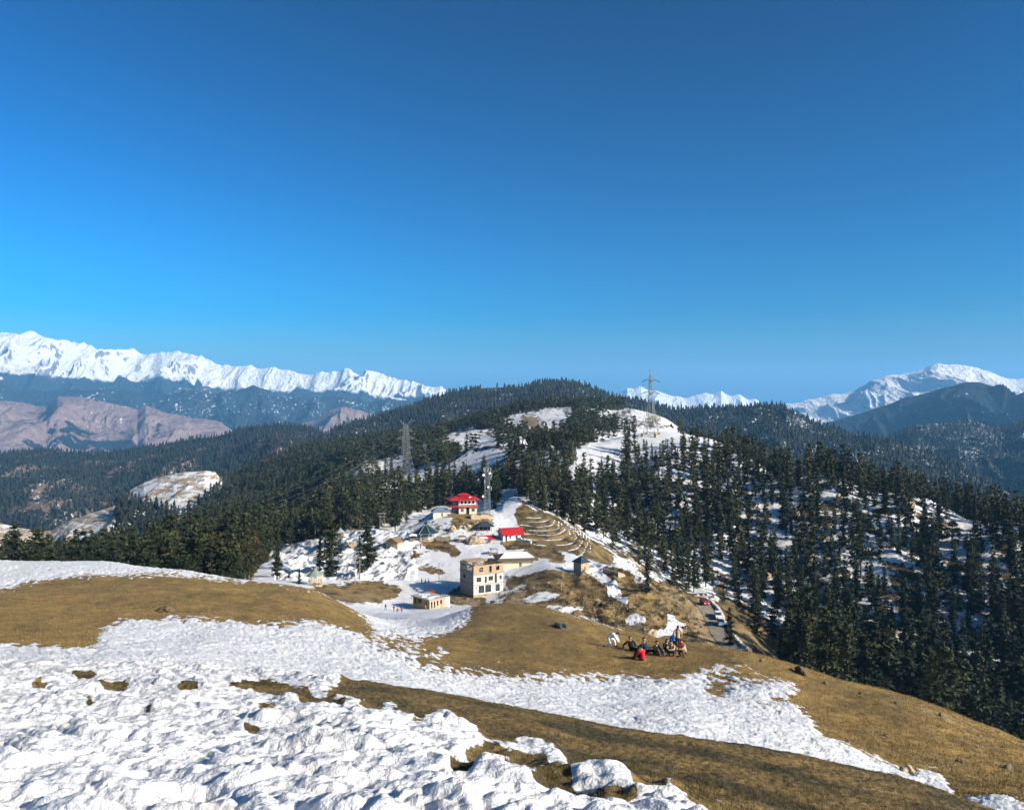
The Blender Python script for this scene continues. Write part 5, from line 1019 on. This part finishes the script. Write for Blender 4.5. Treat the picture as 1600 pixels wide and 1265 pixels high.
for i in range(len(cl) - 2):
    c = Vector(RV[4 * i + 2]); d_ = Vector(RV[4 * i + 6]) - c
    for t in (0, .5):
        p = c + d_ * t; s_ = rs.uniform(.35, .6); pm.prism([(p.x + s_ * math.cos(q * 1.05 + i) * rs.uniform(.7, 1.1), p.y + s_ * math.sin(q * 1.05 + i) * rs.uniform(.7, 1.1)) for q in range(6)], p.z - .6, p.z + rs.uniform(.35, .8))
o = pm.build('parapet', simple_mat('pale_stone', (.66, .60, .50), .9, .25, 2)); tag(o, 'low parapet of pale stones along the outer road edge', 'parapet')
def car(t_idx, side, label, col, rot_add=0):
    i = t_idx; c = Vector(cl[i]); a = Vector(cl[i - 1]); b = Vector(cl[i + 1]); d = (b - a).normalized(); n = Vector((-d.y, d.x, 0)); p = c + n * side
    B = empty('parked_car', (p.x, p.y, RV[4 * i + 1][2] + .02), math.degrees(math.atan2(d.y, d.x)) + rot_add, label, 'car', 'cars parked on the road')
    # body along x, nose at +x
    prof = [(-2.1, .35), (-2.12, .95), (-1.9, 1.0), (.95, 1.02), (2.0, .85), (2.1, .45), (1.9, .3), (-1.9, .3)]
    m = MB(); n_ = len(prof); V = [(x_, s_ * .86, z_) for s_ in (-1, 1) for x_, z_ in prof]
    m.add(V, [(k, (k + 1) % n_, n_ + (k + 1) % n_, n_ + k) for k in range(n_)] + [tuple(range(n_))[::-1], tuple(range(n_, 2 * n_))]); m.build('body', col, B)
    cab = [(-2.0, 1.003), (-1.85, 1.62), (.15, 1.66), (.85, 1.022)]; V = [(x_, s_ * (.84 if z_ < 1.2 else .68), z_) for s_ in (-1, 1) for x_, z_ in cab]
    MB().add(V, [(0, 1, 5, 4), (1, 2, 6, 5), (2, 3, 7, 6), (3, 2, 1, 0), (4, 5, 6, 7)]).build('window', K['glass'], B)
    MB().box(-1.8, .1, -.69, .69, 1.625, 1.70).build('roof', col, B)
    for xx in (-1.9, -.7, .12): MB().box(xx - .05, xx + .05, -.77, -.70, 1.02, 1.63).box(xx - .05, xx + .05, .70, .77, 1.02, 1.63).build('pillar', col, B)
    for xx in (-1.3, 1.3):
        for s_ in (-1, 1): wl = MB().bar((xx, s_ * .70, .33), (xx, s_ * .9, .33), .33, 12).build('wheel', K['tyre'], B); MB().bar((xx, s_ * .9, .33), (xx, s_ * .915, .33), .18, 8).build('rim', K['steel'], wl)
    for s_ in (-.6, .6): MB().box(2.06, 2.13, s_ - .18, s_ + .18, .55, .72).build('headlight', K['white'], B); MB().box(-2.16, -2.125, s_ - .14, s_ + .14, .6, .85).build('tail_light', K['red'], B)
    return B
carw = simple_mat('white_car_paint', (.80, .80, .79), .3, .05, spec=.5)
car(18, 1.35, 'white car parked further back on the mountain road', carw); car(24, 1.3, 'white car parked nearest on the mountain road', carw)
car(3, .2, 'small red vehicle at the far end of the road', K['red'])

# boulders
def boulder(px, py, y0, y1, sx, sy, sz, seed, label, m=None, sub=4, at=None):
    import bmesh
    x, y, z = at or find(px, py, y0, y1); bm = bmesh.new(); bmesh.ops.create_icosphere(bm, subdivisions=sub, radius=1)
    me = bpy.data.meshes.new('boulder'); bm.to_mesh(me); bm.free(); co = np.zeros(len(me.vertices) * 3); me.vertices.foreach_get('co', co); co = co.reshape(-1, 3)
    d = 1 + .35 * perlin(co[:, 0] * 1.3 + seed * 9.1, co[:, 1] * 1.3 + co[:, 2] * 1.1, seed) + .16 * perlin(co[:, 0] * 3.3 + co[:, 2] * 2, co[:, 1] * 3.3 - co[:, 2] * 2, seed + 1) + .07 * perlin(co[:, 0] * 8 + co[:, 2] * 5, co[:, 1] * 8 - co[:, 2] * 4, seed + 2)
    co = co * d[:, None] * np.array([sx, sy, sz]); me.vertices.foreach_set('co', co.ravel()); me.materials.append(m or K['stone']); me.update()
    o = bpy.data.objects.new('boulder', me); C.objects.link(o); o.location = (x, y, z + sz * .25); o.rotation_euler[2] = seed; return tag(o, label, 'rock')
boulder(740, 848, 296, 316, 3.6, 2.4, 1.9, 3, 'big tan boulder with dark underside left of the red lean-to')
boulder(731, 824, 312, 330, 1.9, 1.5, 1.0, 4, 'small tan boulder in snow below the red roofed house'); boulder(707, 829, 308, 328, 1.6, 1.4, 1.6, 5, 'brown rock hump right of the green roofed pavilion')
boulder(548, 852, 300, 335, 2.6, 1.6, 1.2, 6, 'tan rock outcrop on the snow below the tiny gazebo')
boulder(1018, 991, 195, 222, 1.6, 1.1, 1.0, 7, 'pale rock on the spur behind the seated people'); boulder(867, 977, 0, 0, .55, .26, .22, 8, 'dark flat boulder on the brown crest', K['slate'], 3, find(872, 980, 50, 66)); boulder(0, 0, 0, 0, .2, .17, .24, 9, 'dark pointed stone on the right end of the flat boulder', K['slate'], 3, find(882, 980, 50, 66))
boulder(0, 0, 0, 0, .22, .2, .16, 10, 'small stone on the golden right hillside below the crest', K['stone'], 3, find(1417, 1205, 22, 34)); boulder(0, 0, 0, 0, .5, .35, .3, 11, 'brown stone on the golden crest at upper right', K['thatch'], 3, find(1252, 1052, 36, 47))
boulder(0, 0, 0, 0, .5, .4, .22, 12, 'dark clod of earth at the left meadow centre', K['thatch'], 3, find(258, 955, 40, 60)); 
for i, (a, b, lab) in enumerate(((1235, 800, 'tan crag among conifers below the small snow shoulder'), (1262, 880, 'tan crag at mid forest on the right slope'), (1190, 905, 'brown crag between conifers above the parked cars'), (1420, 795, 'tan crag at the right forest skyline'), (1135, 745, 'tan crag right below the pylon dome'), (1290, 935, 'reddish crag beside the lower snow gully'))):
    boulder(a, b, 300, 520, 4.5, 3.2, 4.2, 20 + i, lab)
rk_ = random.Random(12)
RKL = ['flat grey', 'rounded tan', 'angular pale', 'low brown', 'split grey', 'mossy dark', 'small tan', 'lone pale', 'wedge shaped', 'half buried']
for i in range(10):
    px_ = (1190, 1235, 1290, 1345, 1400, 1470, 1530, 1385, 1500, 1575)[i]; py_ = (1033, 1046, 1068, 1084, 1098, 1118, 1150, 1150, 1190, 1200)[i]
    boulder(0, 0, 0, 0, rk_.uniform(.08, .2), rk_.uniform(.08, .16), rk_.uniform(.06, .13), 40 + i, RKL[i] + ' stone on the golden slope at right', K['field'], 3, find(px_, py_, 22, 50))
# heap of red bricks
x, y, z = find(674, 929, 240, 258); rs = random.Random(8); mb = MB()
for i in range(260):
    a, r = rs.uniform(0, 6.28), abs(rs.gauss(0, 1.3)); hx_, hy_ = r * 1.5 * math.cos(a), r * math.sin(a); hz_ = max(0, 1.5 * math.exp(-r * r / 2)) * rs.uniform(.2, 1); s_ = rs.uniform(.12, .25)
    mb.box(hx_ - s_, hx_ + s_, hy_ - s_ * .6, hy_ + s_ * .6, hz_ - .3, hz_ + s_)
o = mb.build('brick_heap', simple_mat('red_brick', (.36, .07, .05), .9, .5, 3)); o.location = (x, y, z); tag(o, 'heap of red bricks behind the brick shelter', 'heap')
# small building and terrace on the far snow dome
x, y, z = find(692, 694, 770, 860); B = empty('far_hut', (x, y, z), 10, 'tiny tan hut on the far snowy dome above the left pylon', 'hut'); MB().box(-4, 4, -2, 2, -2, 2.6).build('wall', K['cream'], B); MB().hip(-4.8, 4.8, -2.8, 2.8, 2.6, 1.3, 2.6).build('roof', K['brick'], B)
# bird
B = empty('bird', ((1320 - CX) / F * 90, 90, -(721 - CY) / F * 90), 20, 'dark bird gliding in front of the blue hills at right', 'bird')
MB().add([(-.14, 0, 0), (0, .045, .02), (.2, 0, .01), (0, -.045, .02), (0, 0, -.05), (.16, 0, .03)], [(0, 1, 4), (0, 4, 3), (1, 2, 4), (3, 4, 2), (0, 3, 5), (0, 5, 1), (1, 5, 2), (5, 3, 2)]).build('body', K['black'], B)
for s_ in (-1, 1): MB().add([(-.08, s_ * .03, .02), (.09, s_ * .03, .02), (.05, s_ * .5, .14), (-.04, s_ * .85, .08), (-.08, s_ * .45, .12), (0, s_ * .4, .10)], [(0, 1, 2, 3, 4), (0, 4, 5), (5, 4, 3), (1, 0, 5), (2, 1, 5), (3, 2, 5)]).build('wing', K['black'], B)
MB().add([(-.14, -.02, .0), (-.14, .02, .0), (-.32, .07, .01), (-.32, -.07, .01), (-.2, 0, .03)], [(0, 1, 2, 3), (0, 4, 1), (1, 4, 2), (2, 4, 3), (3, 4, 0)]).build('tail', K['black'], B)
# ---- low scrub and rubble round the village and on the spur
def scatter_bits(name, label, n, polys, y0, y1, size, seed, m, kind):
    rng = np.random.RandomState(seed); M_ = raster([(1, p) for p in polys], 1, 0.0)
    Y = np.sqrt(rng.uniform(y0 * y0, y1 * y1, n)); u = rng.uniform(-.4, .42, n); X = u * Y; Z, px, py = mid_h(X, Y); cl_ = fbm(X / 5, Y / 7, 3, seed)
    k = (mlook(M_, px, py) > .5) & (cl_ > -.05 if kind == 's' else cl_ > -.2); X, Y, Z = X[k], Y[k], Z[k]; n = len(X); V = []
    if kind == 's':
        B_ = 34; s_ = np.repeat(size * rng.uniform(.35, 1.2, n), B_); P = np.stack([np.repeat(X, B_), np.repeat(Y, B_), np.repeat(Z, B_)], 1) + rng.normal(size=(n * B_, 3)) * s_[:, None] * np.array([.55, .55, .3]) + np.array([0, 0, 1]) * (s_ * .35)[:, None]
        V = tris_at(P, np.tile([[0, 0, 1.]], (n * B_, 1)), s_ * .32, rng, 1.0); Fc = np.arange(len(V)).reshape(-1, 3); ti = np.repeat(rng.uniform(0, 1, n * B_), 3)
    else:
        D = np.array([(1, 0, 0), (-1, 0, 0), (0, 1, 0), (0, -1, 0), (0, 0, 1), (0, 0, -1)], float); FF = np.array([(0, 2, 4), (2, 1, 4), (1, 3, 4), (3, 0, 4), (2, 0, 5), (1, 2, 5), (3, 1, 5), (0, 3, 5)])
        s_ = size * rng.uniform(.3, 1.0, n) ** 1.5; V = (np.stack([X, Y, Z], 1)[:, None] + D[None] * s_[:, None, None] * rng.uniform(.5, 1.2, (n, 6, 1)) * np.array([1, 1, .7]) + rng.normal(size=(n, 6, 3)) * .12 * s_[:, None, None]).reshape(-1, 3); Fc = (FF[None] + (np.arange(n) * 6)[:, None, None]).reshape(-1, 3); ti = np.full(len(V), .5)
    o = mesh_np(name, V, Fc, [m], False, {'tint': ti}); tag(o, label, None, None, 'stuff')
SP = [(800,898),(905,893),(960,886),(1045,912),(1095,940),(1120,990),(1100,1010),(900,1000),(740,945),(700,925)]
scatter_bits('scrub', 'low brown winter scrub on the spur and village banks', 9000, [SP, [(640,803),(780,803),(780,845),(640,870)], [(530,840),(640,840),(640,900),(530,905)], [(955,860),(1020,862),(1110,945),(1060,925),(1000,895)]], 200, 380, .75, 61, tree_mat('scrub_leaves', (.03, .022, .010), (.10, .066, .028), (.18, .12, .05)), 's')
scatter_bits('rubble', 'loose tan stones and building rubble round the village', 16000, [[(700,918),(830,905),(850,950),(740,948)], [(690,800),(780,800),(790,850),(690,850)], [(1075,940),(1130,950),(1170,1020),(1090,1010)], [(640,915),(720,910),(720,950),(640,950)], [(880,930),(1080,940),(1080,1000),(900,990)]], 195, 350, .42, 62, K['stone'], 'r')
# ---- dry grass
def grass(name, label, y0, y1, u0, u1, n, h, seed, m, cut, pxr):
    rng = np.random.RandomState(seed); Y = np.exp(rng.uniform(math.log(y0), math.log(y1), n)); u = rng.uniform(u0, u1, n); X = u * Y
    z, s, px, py = near_h(X, Y); k = (s < cut) & (px > pxr[0]) & (px < pxr[1]) & (fbm(X * 1.5, Y * 1.5, 2, 3) > -.25); X, Y, z = X[k], Y[k], z[k]; n = len(X); B_ = 4
    X = np.repeat(X, B_); Y = np.repeat(Y, B_); z = np.repeat(z, B_); X = X + rng.normal(size=n * B_) * h * .5; Y = Y + rng.normal(size=n * B_) * h * .5; a = rng.uniform(0, 6.28, n * B_); H_ = h * rng.uniform(.4, 1.2, n * B_); w_ = h * .13
    ln = rng.uniform(.2, 1.1, n * B_) * H_; la = rng.uniform(0, 6.28, n * B_)
    V = np.stack([np.stack([X - w_ * np.cos(a), Y - w_ * np.sin(a), z - .02], 1), np.stack([X + w_ * np.cos(a), Y + w_ * np.sin(a), z - .02], 1), np.stack([X + ln * np.cos(la), Y + ln * np.sin(la), z + H_], 1)], 1).reshape(-1, 3)
    o = mesh_np(name, V, np.arange(len(V)).reshape(-1, 3), [m], False, {'tint': np.repeat(rng.uniform(0, 1, n * B_), 3)}); tag(o, label, None, None, 'stuff'); return n
GRM = tree_mat('dry_grass', (0.10, 0.068, 0.024), (0.26, 0.175, 0.06), (0.38, 0.28, 0.12)); GRD = tree_mat('dark_grass', (0.03, 0.026, 0.011), (0.11, 0.080, 0.032), (0.24, 0.17, 0.08))
grass('grass', 'short dark grass on the near bare strip', 2.6, 13.5, -.7, .7, 90000, .017, 5, GRD, -.10, (100, 1700))
grass('grass', 'dry golden grass on the near hillside', 18, 75, -.7, .7, 110000, .075, 6, GRM, -.10, (-60, 1700))
# ------------------------------------------------------------------ people
MC = {}
def cmat(name, col, rough=.85):
    if name not in MC: MC[name] = simple_mat(name, col, rough, .25, 9, spec=.15)
    return MC[name]
SKIN = cmat('skin', (.42, .24, .15)); HAIRM = cmat('black_hair', (.012, .010, .009), .5)
def skin_obj(name, verts, edges, rad, mat_, parent, sub=1, root=0):
    me = bpy.data.meshes.new(name); me.from_pydata([tuple(v) for v in verts], edges, []); me.materials.append(mat_)
    o = bpy.data.objects.new(name, me); C.objects.link(o); o.parent = parent
    m = o.modifiers.new('skin', 'SKIN'); me_sk = me.skin_vertices[0] if me.skin_vertices else None
    if me_sk is None:
        bpy.context.view_layer.update()
        lay = me.attributes
    sv = me.skin_vertices[0].data if me.skin_vertices else None
    for i, r in enumerate(rad): sv[i].radius = (r, r) if isinstance(r, (int, float)) else r
    sv[root].use_root = True
    m.use_smooth_shade = True
    if sub: s_ = o.modifiers.new('sub', 'SUBSURF'); s_.levels = sub; s_.render_levels = sub
    return o
def chain_mesh(name, chains, mat_, parent, n=8):
    """limbs and trunk as smoothly tapering tubes with rounded ends, joined in one mesh"""
    V = []; Fc = []
    for pts, rad in chains:
        P_ = [Vector(p) for p in pts]; m = len(P_); b0 = len(V)
        # resample
        Q = []; Rr = []
        for i in range(m - 1):
            p0 = P_[max(i - 1, 0)]; p1 = P_[i]; p2 = P_[i + 1]; p3 = P_[min(i + 2, m - 1)]
            for k in range(3):
                t = k / 3; Q.append(.5 * (2 * p1 + (p2 - p0) * t * .8 + (2 * p0 - 5 * p1 + 4 * p2 - p3) * t * t * .8 + (-p0 + 3 * p1 - 3 * p2 + p3) * t ** 3 * .8 ) if False else p1.lerp(p2, t)); Rr.append(rad[i] + (rad[i + 1] - rad[i]) * t)
        Q.append(P_[-1]); Rr.append(rad[-1])
        for it in range(1):
            Q2 = [q.copy() for q in Q]
            for i in range(1, len(Q) - 1): Q2[i] = Q[i] * .5 + (Q[i - 1] + Q[i + 1]) * .25
            Q = Q2
        d0 = (Q[1] - Q[0]).normalized(); d1 = (Q[-1] - Q[-2]).normalized()
        Q = [Q[0] - d0 * Rr[0] * .7, Q[0] - d0 * Rr[0] * .35] + Q + [Q[-1] + d1 * Rr[-1] * .35, Q[-1] + d1 * Rr[-1] * .7]; Rr = [Rr[0] * .25, Rr[0] * .8] + Rr + [Rr[-1] * .8, Rr[-1] * .25]
        side = None
        for i, (q, r) in enumerate(zip(Q, Rr)):
            d = (Q[min(i + 1, len(Q) - 1)] - Q[max(i - 1, 0)]).normalized()
            if side is None: side = d.cross(Vector((0.3, 1, .2))).normalized()
            side = (side - d * side.dot(d)).normalized(); up = d.cross(side)
            for k in range(n): a = 6.28318 * k / n; V.append(q + side * r * math.cos(a) + up * r * math.sin(a))
            if i:
                b = b0 + (i - 1) * n; Fc += [(b + k, b + (k + 1) % n, b + n + (k + 1) % n, b + n + k) for k in range(n)]
        Fc += [tuple(range(b0 + n - 1, b0 - 1, -1)), tuple(range(len(V) - n, len(V)))]
    me = bpy.data.meshes.new(name); me.from_pydata([tuple(v) for v in V], [], Fc); me.materials.append(mat_)
    me.polygons.foreach_set('use_smooth', [True] * len(me.polygons)); me.update(); o = bpy.data.objects.new(name, me); C.objects.link(o); o.parent = parent; return o
def fuse(o, vox):
    m = o.modifiers.new('fuse', 'REMESH'); m.mode = 'VOXEL'; m.voxel_size = vox; m.use_smooth_shade = True
    s_ = o.modifiers.new('smooth', 'SMOOTH'); s_.iterations = 3; s_.factor = .5
POSES = {  # pelvis, chest, neck, head, per side: shoulder->elbow->wrist->fingertips, hip->knee->ankle->toe; facing -Y, metres, ground z = 0
 'stand': dict(pelvis=(0,0,.93), waist=(0,0,1.1), chest=(0,0,1.32), neck=(0,-.01,1.5), head=(0,-.03,1.62), armL=[(.19,0,1.42),(.26,.02,1.14),(.27,-.05,.88)], armR=[(-.19,0,1.42),(-.26,.02,1.14),(-.27,-.05,.88)], legL=[(.1,0,.9),(.12,-.02,.5),(.13,0,.08),(.14,-.16,.04)], legR=[(-.1,0,.9),(-.12,-.02,.5),(-.13,0.02,.08),(-.14,-.14,.04)]),
 'walk': dict(pelvis=(0,0,.92), waist=(0,-.01,1.08), chest=(0,-.03,1.31), neck=(0,-.05,1.49), head=(0,-.08,1.61), armL=[(.19,-.03,1.42),(.25,.12,1.17),(.25,.02,.93)], armR=[(-.19,-.03,1.42),(-.25,-.1,1.15),(-.22,-.3,1.0)], legL=[(.1,0,.9),(.11,-.2,.52),(.11,-.3,.08),(.11,-.46,.06)], legR=[(-.1,0,.9),(-.11,.08,.5),(-.11,.34,.14),(-.11,.24,.03)]),
 'bend': dict(pelvis=(0,.25,.62), waist=(0,.12,.76), chest=(0,-.08,.86), neck=(0,-.24,.92), head=(0,-.35,.93), armL=[(.18,-.15,.86),(.24,-.3,.62),(.2,-.42,.40)], armR=[(-.18,-.15,.86),(-.22,-.3,.62),(-.12,-.45,.42)], legL=[(.1,.25,.6),(.16,-.12,.48),(.15,-.18,.08),(.15,-.34,.04)], legR=[(-.1,.25,.6),(-.14,.1,.14),(-.13,.5,.09),(-.13,.62,.05)]),
 'sit': dict(pelvis=(0,.1,.14), waist=(0,.12,.30), chest=(0,.07,.52), neck=(0,.02,.70), head=(0,-.02,.83), armL=[(.19,.06,.62),(.27,-.05,.40),(.16,-.28,.38)], armR=[(-.19,.06,.62),(-.27,-.05,.40),(-.14,-.28,.40)], legL=[(.1,.08,.13),(.16,-.30,.46),(.15,-.50,.09),(.15,-.68,.05)], legR=[(-.1,.08,.13),(-.15,-.28,.48),(-.13,-.48,.09),(-.13,-.66,.05)]),
 'lounge': dict(pelvis=(0,.1,.13), waist=(0,.2,.27), chest=(0,.28,.47), neck=(0,.31,.65), head=(0,.29,.78), armL=[(.2,.28,.57),(.42,.42,.36),(.50,.50,.07)], armR=[(-.2,.28,.57),(-.38,.46,.36),(-.42,.56,.07)], legL=[(.1,.08,.13),(.16,-.36,.22),(.20,-.78,.09),(.24,-.90,.16)], legR=[(-.1,.08,.13),(-.12,-.34,.30),(-.10,-.74,.09),(-.10,-.90,.12)]),
 'squat': dict(pelvis=(0,.12,.30), waist=(0,.08,.46), chest=(0,-.02,.66), neck=(0,-.08,.83), head=(0,-.13,.95), armL=[(.19,-.02,.76),(.25,-.24,.58),(.08,-.42,.56)], armR=[(-.19,-.02,.76),(-.25,-.24,.58),(-.06,-.42,.58)], legL=[(.1,.12,.28),(.19,-.26,.50),(.15,-.06,.09),(.17,-.24,.05)], legR=[(-.1,.12,.28),(-.18,-.26,.50),(-.15,-.06,.09),(-.17,-.24,.05)]),
}
def person(loc, rz, pose, label, top, bottom, shoe, group, hair=True, long_hair=False, scarf=None, small=False, s=1.0, cap=None):
    p = POSES[pose]; R_ = empty('person', loc, rz, label, 'person', group); s = s * (.9 if not small else 1.0); R_.scale = (s, s, s); n = 6 if small else 10
    V = lambda t: Vector(t)
    ch = []; w_, cst, pel, nk, hd = V(p['waist']), V(p['chest']), V(p['pelvis']), V(p['neck']), V(p['head'])
    hdir = (hd - nk).normalized()
    ch.append(([pel, w_, cst, nk - (nk - cst) * .25], [.135, .115, .14, .09])); ch.append(([nk - hdir * .05, nk + hdir * .03], [.055, .052]))
    ch.append(([hd - hdir * .06, hd, hd + hdir * .06], [.075, .095, .085]))
    for k in ('armL', 'armR'):
        a = [V(q) for q in p[k]]; d = (a[2] - a[1]).normalized()
        ch.append((a, [.055, .043, .028])); h0 = a[2] + d * .045; ch.append(([a[2], h0 + d * .02], [.026, .036]))
        sx = d.cross(Vector((0, 0, 1))); sx = sx.normalized() if sx.length > .1 else Vector((1, 0, 0)); dn = sx.cross(d)
        if not small:
            for j, L in enumerate((.062, .075, .08, .07)):
                b_ = h0 + d * .03 + sx * (j - 1.5) * .019; ch.append(([b_, b_ + d * L * .55, b_ + d * L * .9 + dn * .02], [.0095, .0085, .007]))
            sgn = 1 if k == 'armL' else -1; b_ = a[2] + d * .02 - sx * .024 * sgn; ch.append(([b_, b_ - sx * .022 * sgn + d * .03, b_ - sx * .026 * sgn + d * .055], [.012, .011, .009]))
    for k in ('legL', 'legR'):
        a = [V(q) for q in p[k]]; ch.append((a[:3], [.085, .058, .038])); ch.append((a[2:], [.04, .035]))
    fwd = Vector((0, -1, 0)); fwd = (fwd - hdir * fwd.dot(hdir)).normalized()
    if not small:
        ch.append(([hd + fwd * .085 - hdir * .0, hd + fwd * .112 - hdir * .02], [.012, .014]))      # nose
        sd_ = fwd.cross(hdir)
        for q in (-1, 1): ch.append(([hd + sd_ * q * .092 - hdir * .015, hd + sd_ * q * .096 + hdir * .015], [.014, .016]))
    body = chain_mesh('body', ch, SKIN, R_, n); fuse(body, .02 if small else .0125)
    cj = [([pel + (w_ - pel) * .15, w_, cst, cst + (nk - cst) * .55], [.165, .15, .175, .11])]
    for k in ('armL', 'armR'): a = [V(q) for q in p[k]]; cj.append(([cst + (a[0] - cst) * .5, a[0], a[1], a[1].lerp(a[2], .92)], [.09, .075, .062, .048]))
    j_ = chain_mesh('jacket', cj, top, R_, n); fuse(j_, .03 if small else .02)
    cl_ = [([pel - (w_ - pel) * .1, pel + (w_ - pel) * .4], [.15, .145])]
    for k in ('legL', 'legR'): a = [V(q) for q in p[k]]; cl_.append(([pel.lerp(a[0], .7), a[0], a[1], a[1].lerp(a[2], .95)], [.11, .105, .078, .056]))
    t_ = chain_mesh('trousers', cl_, bottom, R_, n); fuse(t_, .03 if small else .02)
    for k in ('legL', 'legR'):
        a = [V(q) for q in p[k]]; chain_mesh('shoe', [([a[2] - (a[3] - a[2]) * .3 + Vector((0, 0, -.03)), a[2].lerp(a[3], .6), a[3] + (a[3] - a[2]) * .15], [.052, .052, .042])], shoe, R_, n)
    hc = [([hd + hdir * .055 + fwd * .02, hd + hdir * .06 - fwd * .04, hd - fwd * .06 - hdir * .03], [.075, .085, .07])]
    if long_hair: hc.append(([hd - fwd * .06, hd - fwd * .1 - hdir * .14, hd - fwd * .1 - hdir * .3], [.085, .08, .04]))
    chain_mesh('hair' if cap is None else 'cap', hc, HAIRM if cap is None else cap, R_, n)
    if scarf: chain_mesh('scarf', [([nk + Vector((math.cos(t) * .085, math.sin(t) * .085, .0)) for t in [i * .9 for i in range(8)]], [.035] * 8), ([nk + fwd * .1, nk + fwd * .2 - Vector((0, 0, .18))], [.035, .03])], scarf, R_, 8)
    return R_
blk = cmat('black_cloth', (.014, .015, .018)); nav = cmat('dark_blue_denim', (.022, .035, .06)); redc = cmat('red_cloth', (.55, .02, .03)); whc = cmat('white_cloth', (.74, .72, .68)); tan = cmat('tan_cloth', (.42, .30, .17)); crm = cmat('cream_cloth', (.62, .54, .42)); blu = cmat('bright_blue_cloth', (.03, .22, .60)); brn = cmat('brown_cloth', (.10, .065, .04)); gry = cmat('grey_cloth', (.12, .13, .15)); shk = cmat('black_shoe', (.012, .012, .014), .5); shr = cmat('red_shoe', (.5, .03, .03), .6); shw = cmat('white_shoe', (.7, .7, .68), .6)
G1 = 'friends resting on the brown crest'
def at(px, py, y0=36, y1=52): x, y, z = find(px, py, y0, y1); return (x, y, z - .02)
person(at(957, 1010), 75, 'bend', 'person in white clothes kneeling and reaching forward at the left of the group', whc, whc, shk, G1)
person(at(988, 1016), 20, 'lounge', 'added figure in black standing in for a shadow, left of the red jacket', blk, blk, shk, G1)  # added dark figure, fills a spot that is mostly shadow
person(at(1002, 1031), -150, 'sit', 'person in bright red jacket sitting on the grass', redc, blk, shr, G1, s=1.05)
person(at(1013, 1020), 50, 'lounge', 'person in dark blue leaning back on outspread arms, right of the red jacket', nav, nav, shk, G1, s=1.1)
person(at(1026, 1024), 35, 'sit', 'person in black jacket and brown trousers with raised knees', blk, brn, shk, G1, s=1.05)
person(at(1042, 1019), 15, 'sit', 'long haired person in black sitting amid the group', blk, nav, shw, G1, long_hair=True)
person(at(1050, 1025), -35, 'squat', 'crouching person in tan top and dark trousers with red shoes', tan, nav, shr, G1)
person(at(1059, 1016), 160, 'walk', 'standing person in tan clothes behind the group', tan, brn, shk, G1, s=.98, scarf=redc)
person(at(1053, 1014), 170, 'bend', 'person in bright blue bending behind the group', blu, blk, shk, G1)
person(at(1067, 1026), -60, 'squat', 'person in tan with red scarf crouching at the right end of the group', tan, brn, shk, G1, scarf=redc, s=1.1)
x, y, z = at(1035, 1024); bgm = chain_mesh('bag', [([(0, 0, .12), (.05, 0, .2), (.02, 0, .34)], [.13, .15, .09]), ([(-.1, .08, .3), (0, .12, .42), (.1, .08, .3)], [.018, .018, .018])], whc, None, 10); bgm.location = (x, y, z); tag(bgm, 'small white bag on the grass between the seated people', 'bag')
G2 = 'people walking in the snowy village hollow'
def at2(px, py, y0=215, y1=250): x, y, z = find(px, py, y0, y1); return (x, y, z - .02)
person(at2(602.5, 953), 40, 'walk', 'dark clothed person walking furthest left in the snow hollow', blk, gry, shk, G2, small=True)
person(at2(615.5, 956), -30, 'walk', 'dark blue clothed person in the snow hollow left of the red one', nav, blk, shk, G2, small=True)
person(at2(621, 956), 20, 'squat', 'person in red crouching in the snow hollow', redc, redc, shk, G2, small=True, s=1.15)
person(at2(627.5, 957), 170, 'stand', 'grey clothed person standing right of the red one in the snow hollow', gry, blk, shk, G2, small=True)
person(at2(659, 911, 250, 275), 60, 'stand', 'dark person on the shaded snow path', blk, blk, shk, G2, small=True)
person(at2(664.5, 911, 250, 275), 60, 'walk', 'person in tan top on the shaded snow path', tan, blk, shk, G2, small=True)
person(at2(669.5, 911, 250, 275), 60, 'walk', 'person in white top on the shaded snow path', whc, nav, shk, G2, small=True)
person(at2(828, 855, 285, 310), 0, 'stand', 'dark person standing on the brown field right of the red gable house', blk, blk, shk, G2, small=True)
person(at2(749, 848, 292, 312), 0, 'walk', 'person in red top beside the big tan boulder', redc, nav, shk, G2, small=True)
person(at2(657, 845, 288, 300), 0, 'stand', 'person in red top at the front left of the green roofed pavilion', redc, gry, shk, G2, small=True)
# ------------------------------------------------------------------ haze
hm = bpy.data.materials.new('haze'); hm.use_nodes = True; hn = hm.node_tree; hn.nodes.clear()
pv = hn.nodes.new('ShaderNodeVolumePrincipled'); ho = hn.nodes.new('ShaderNodeOutputMaterial'); hn.links.new(pv.outputs[0], ho.inputs['Volume'])
pv.inputs['Color'].default_value = (0.23, 0.60, 1.0, 1); pv.inputs['Density'].default_value = 4.2e-5; pv.inputs['Anisotropy'].default_value = 0.0
x0, x1, y0, y1, z0, z1 = -24500, 24500, -3500, 30500, -1522, 1300
V = [(x, y, z) for z in (z0, z1) for y in (y0, y1) for x in (x0, x1)]
o = mesh_np('haze', V, [(0, 2, 3, 1), (4, 5, 7, 6), (0, 1, 5, 4), (2, 6, 7, 3), (0, 4, 6, 2), (1, 3, 7, 5)], [hm], False); tag(o, 'thin blue mountain haze', None, None, 'stuff')
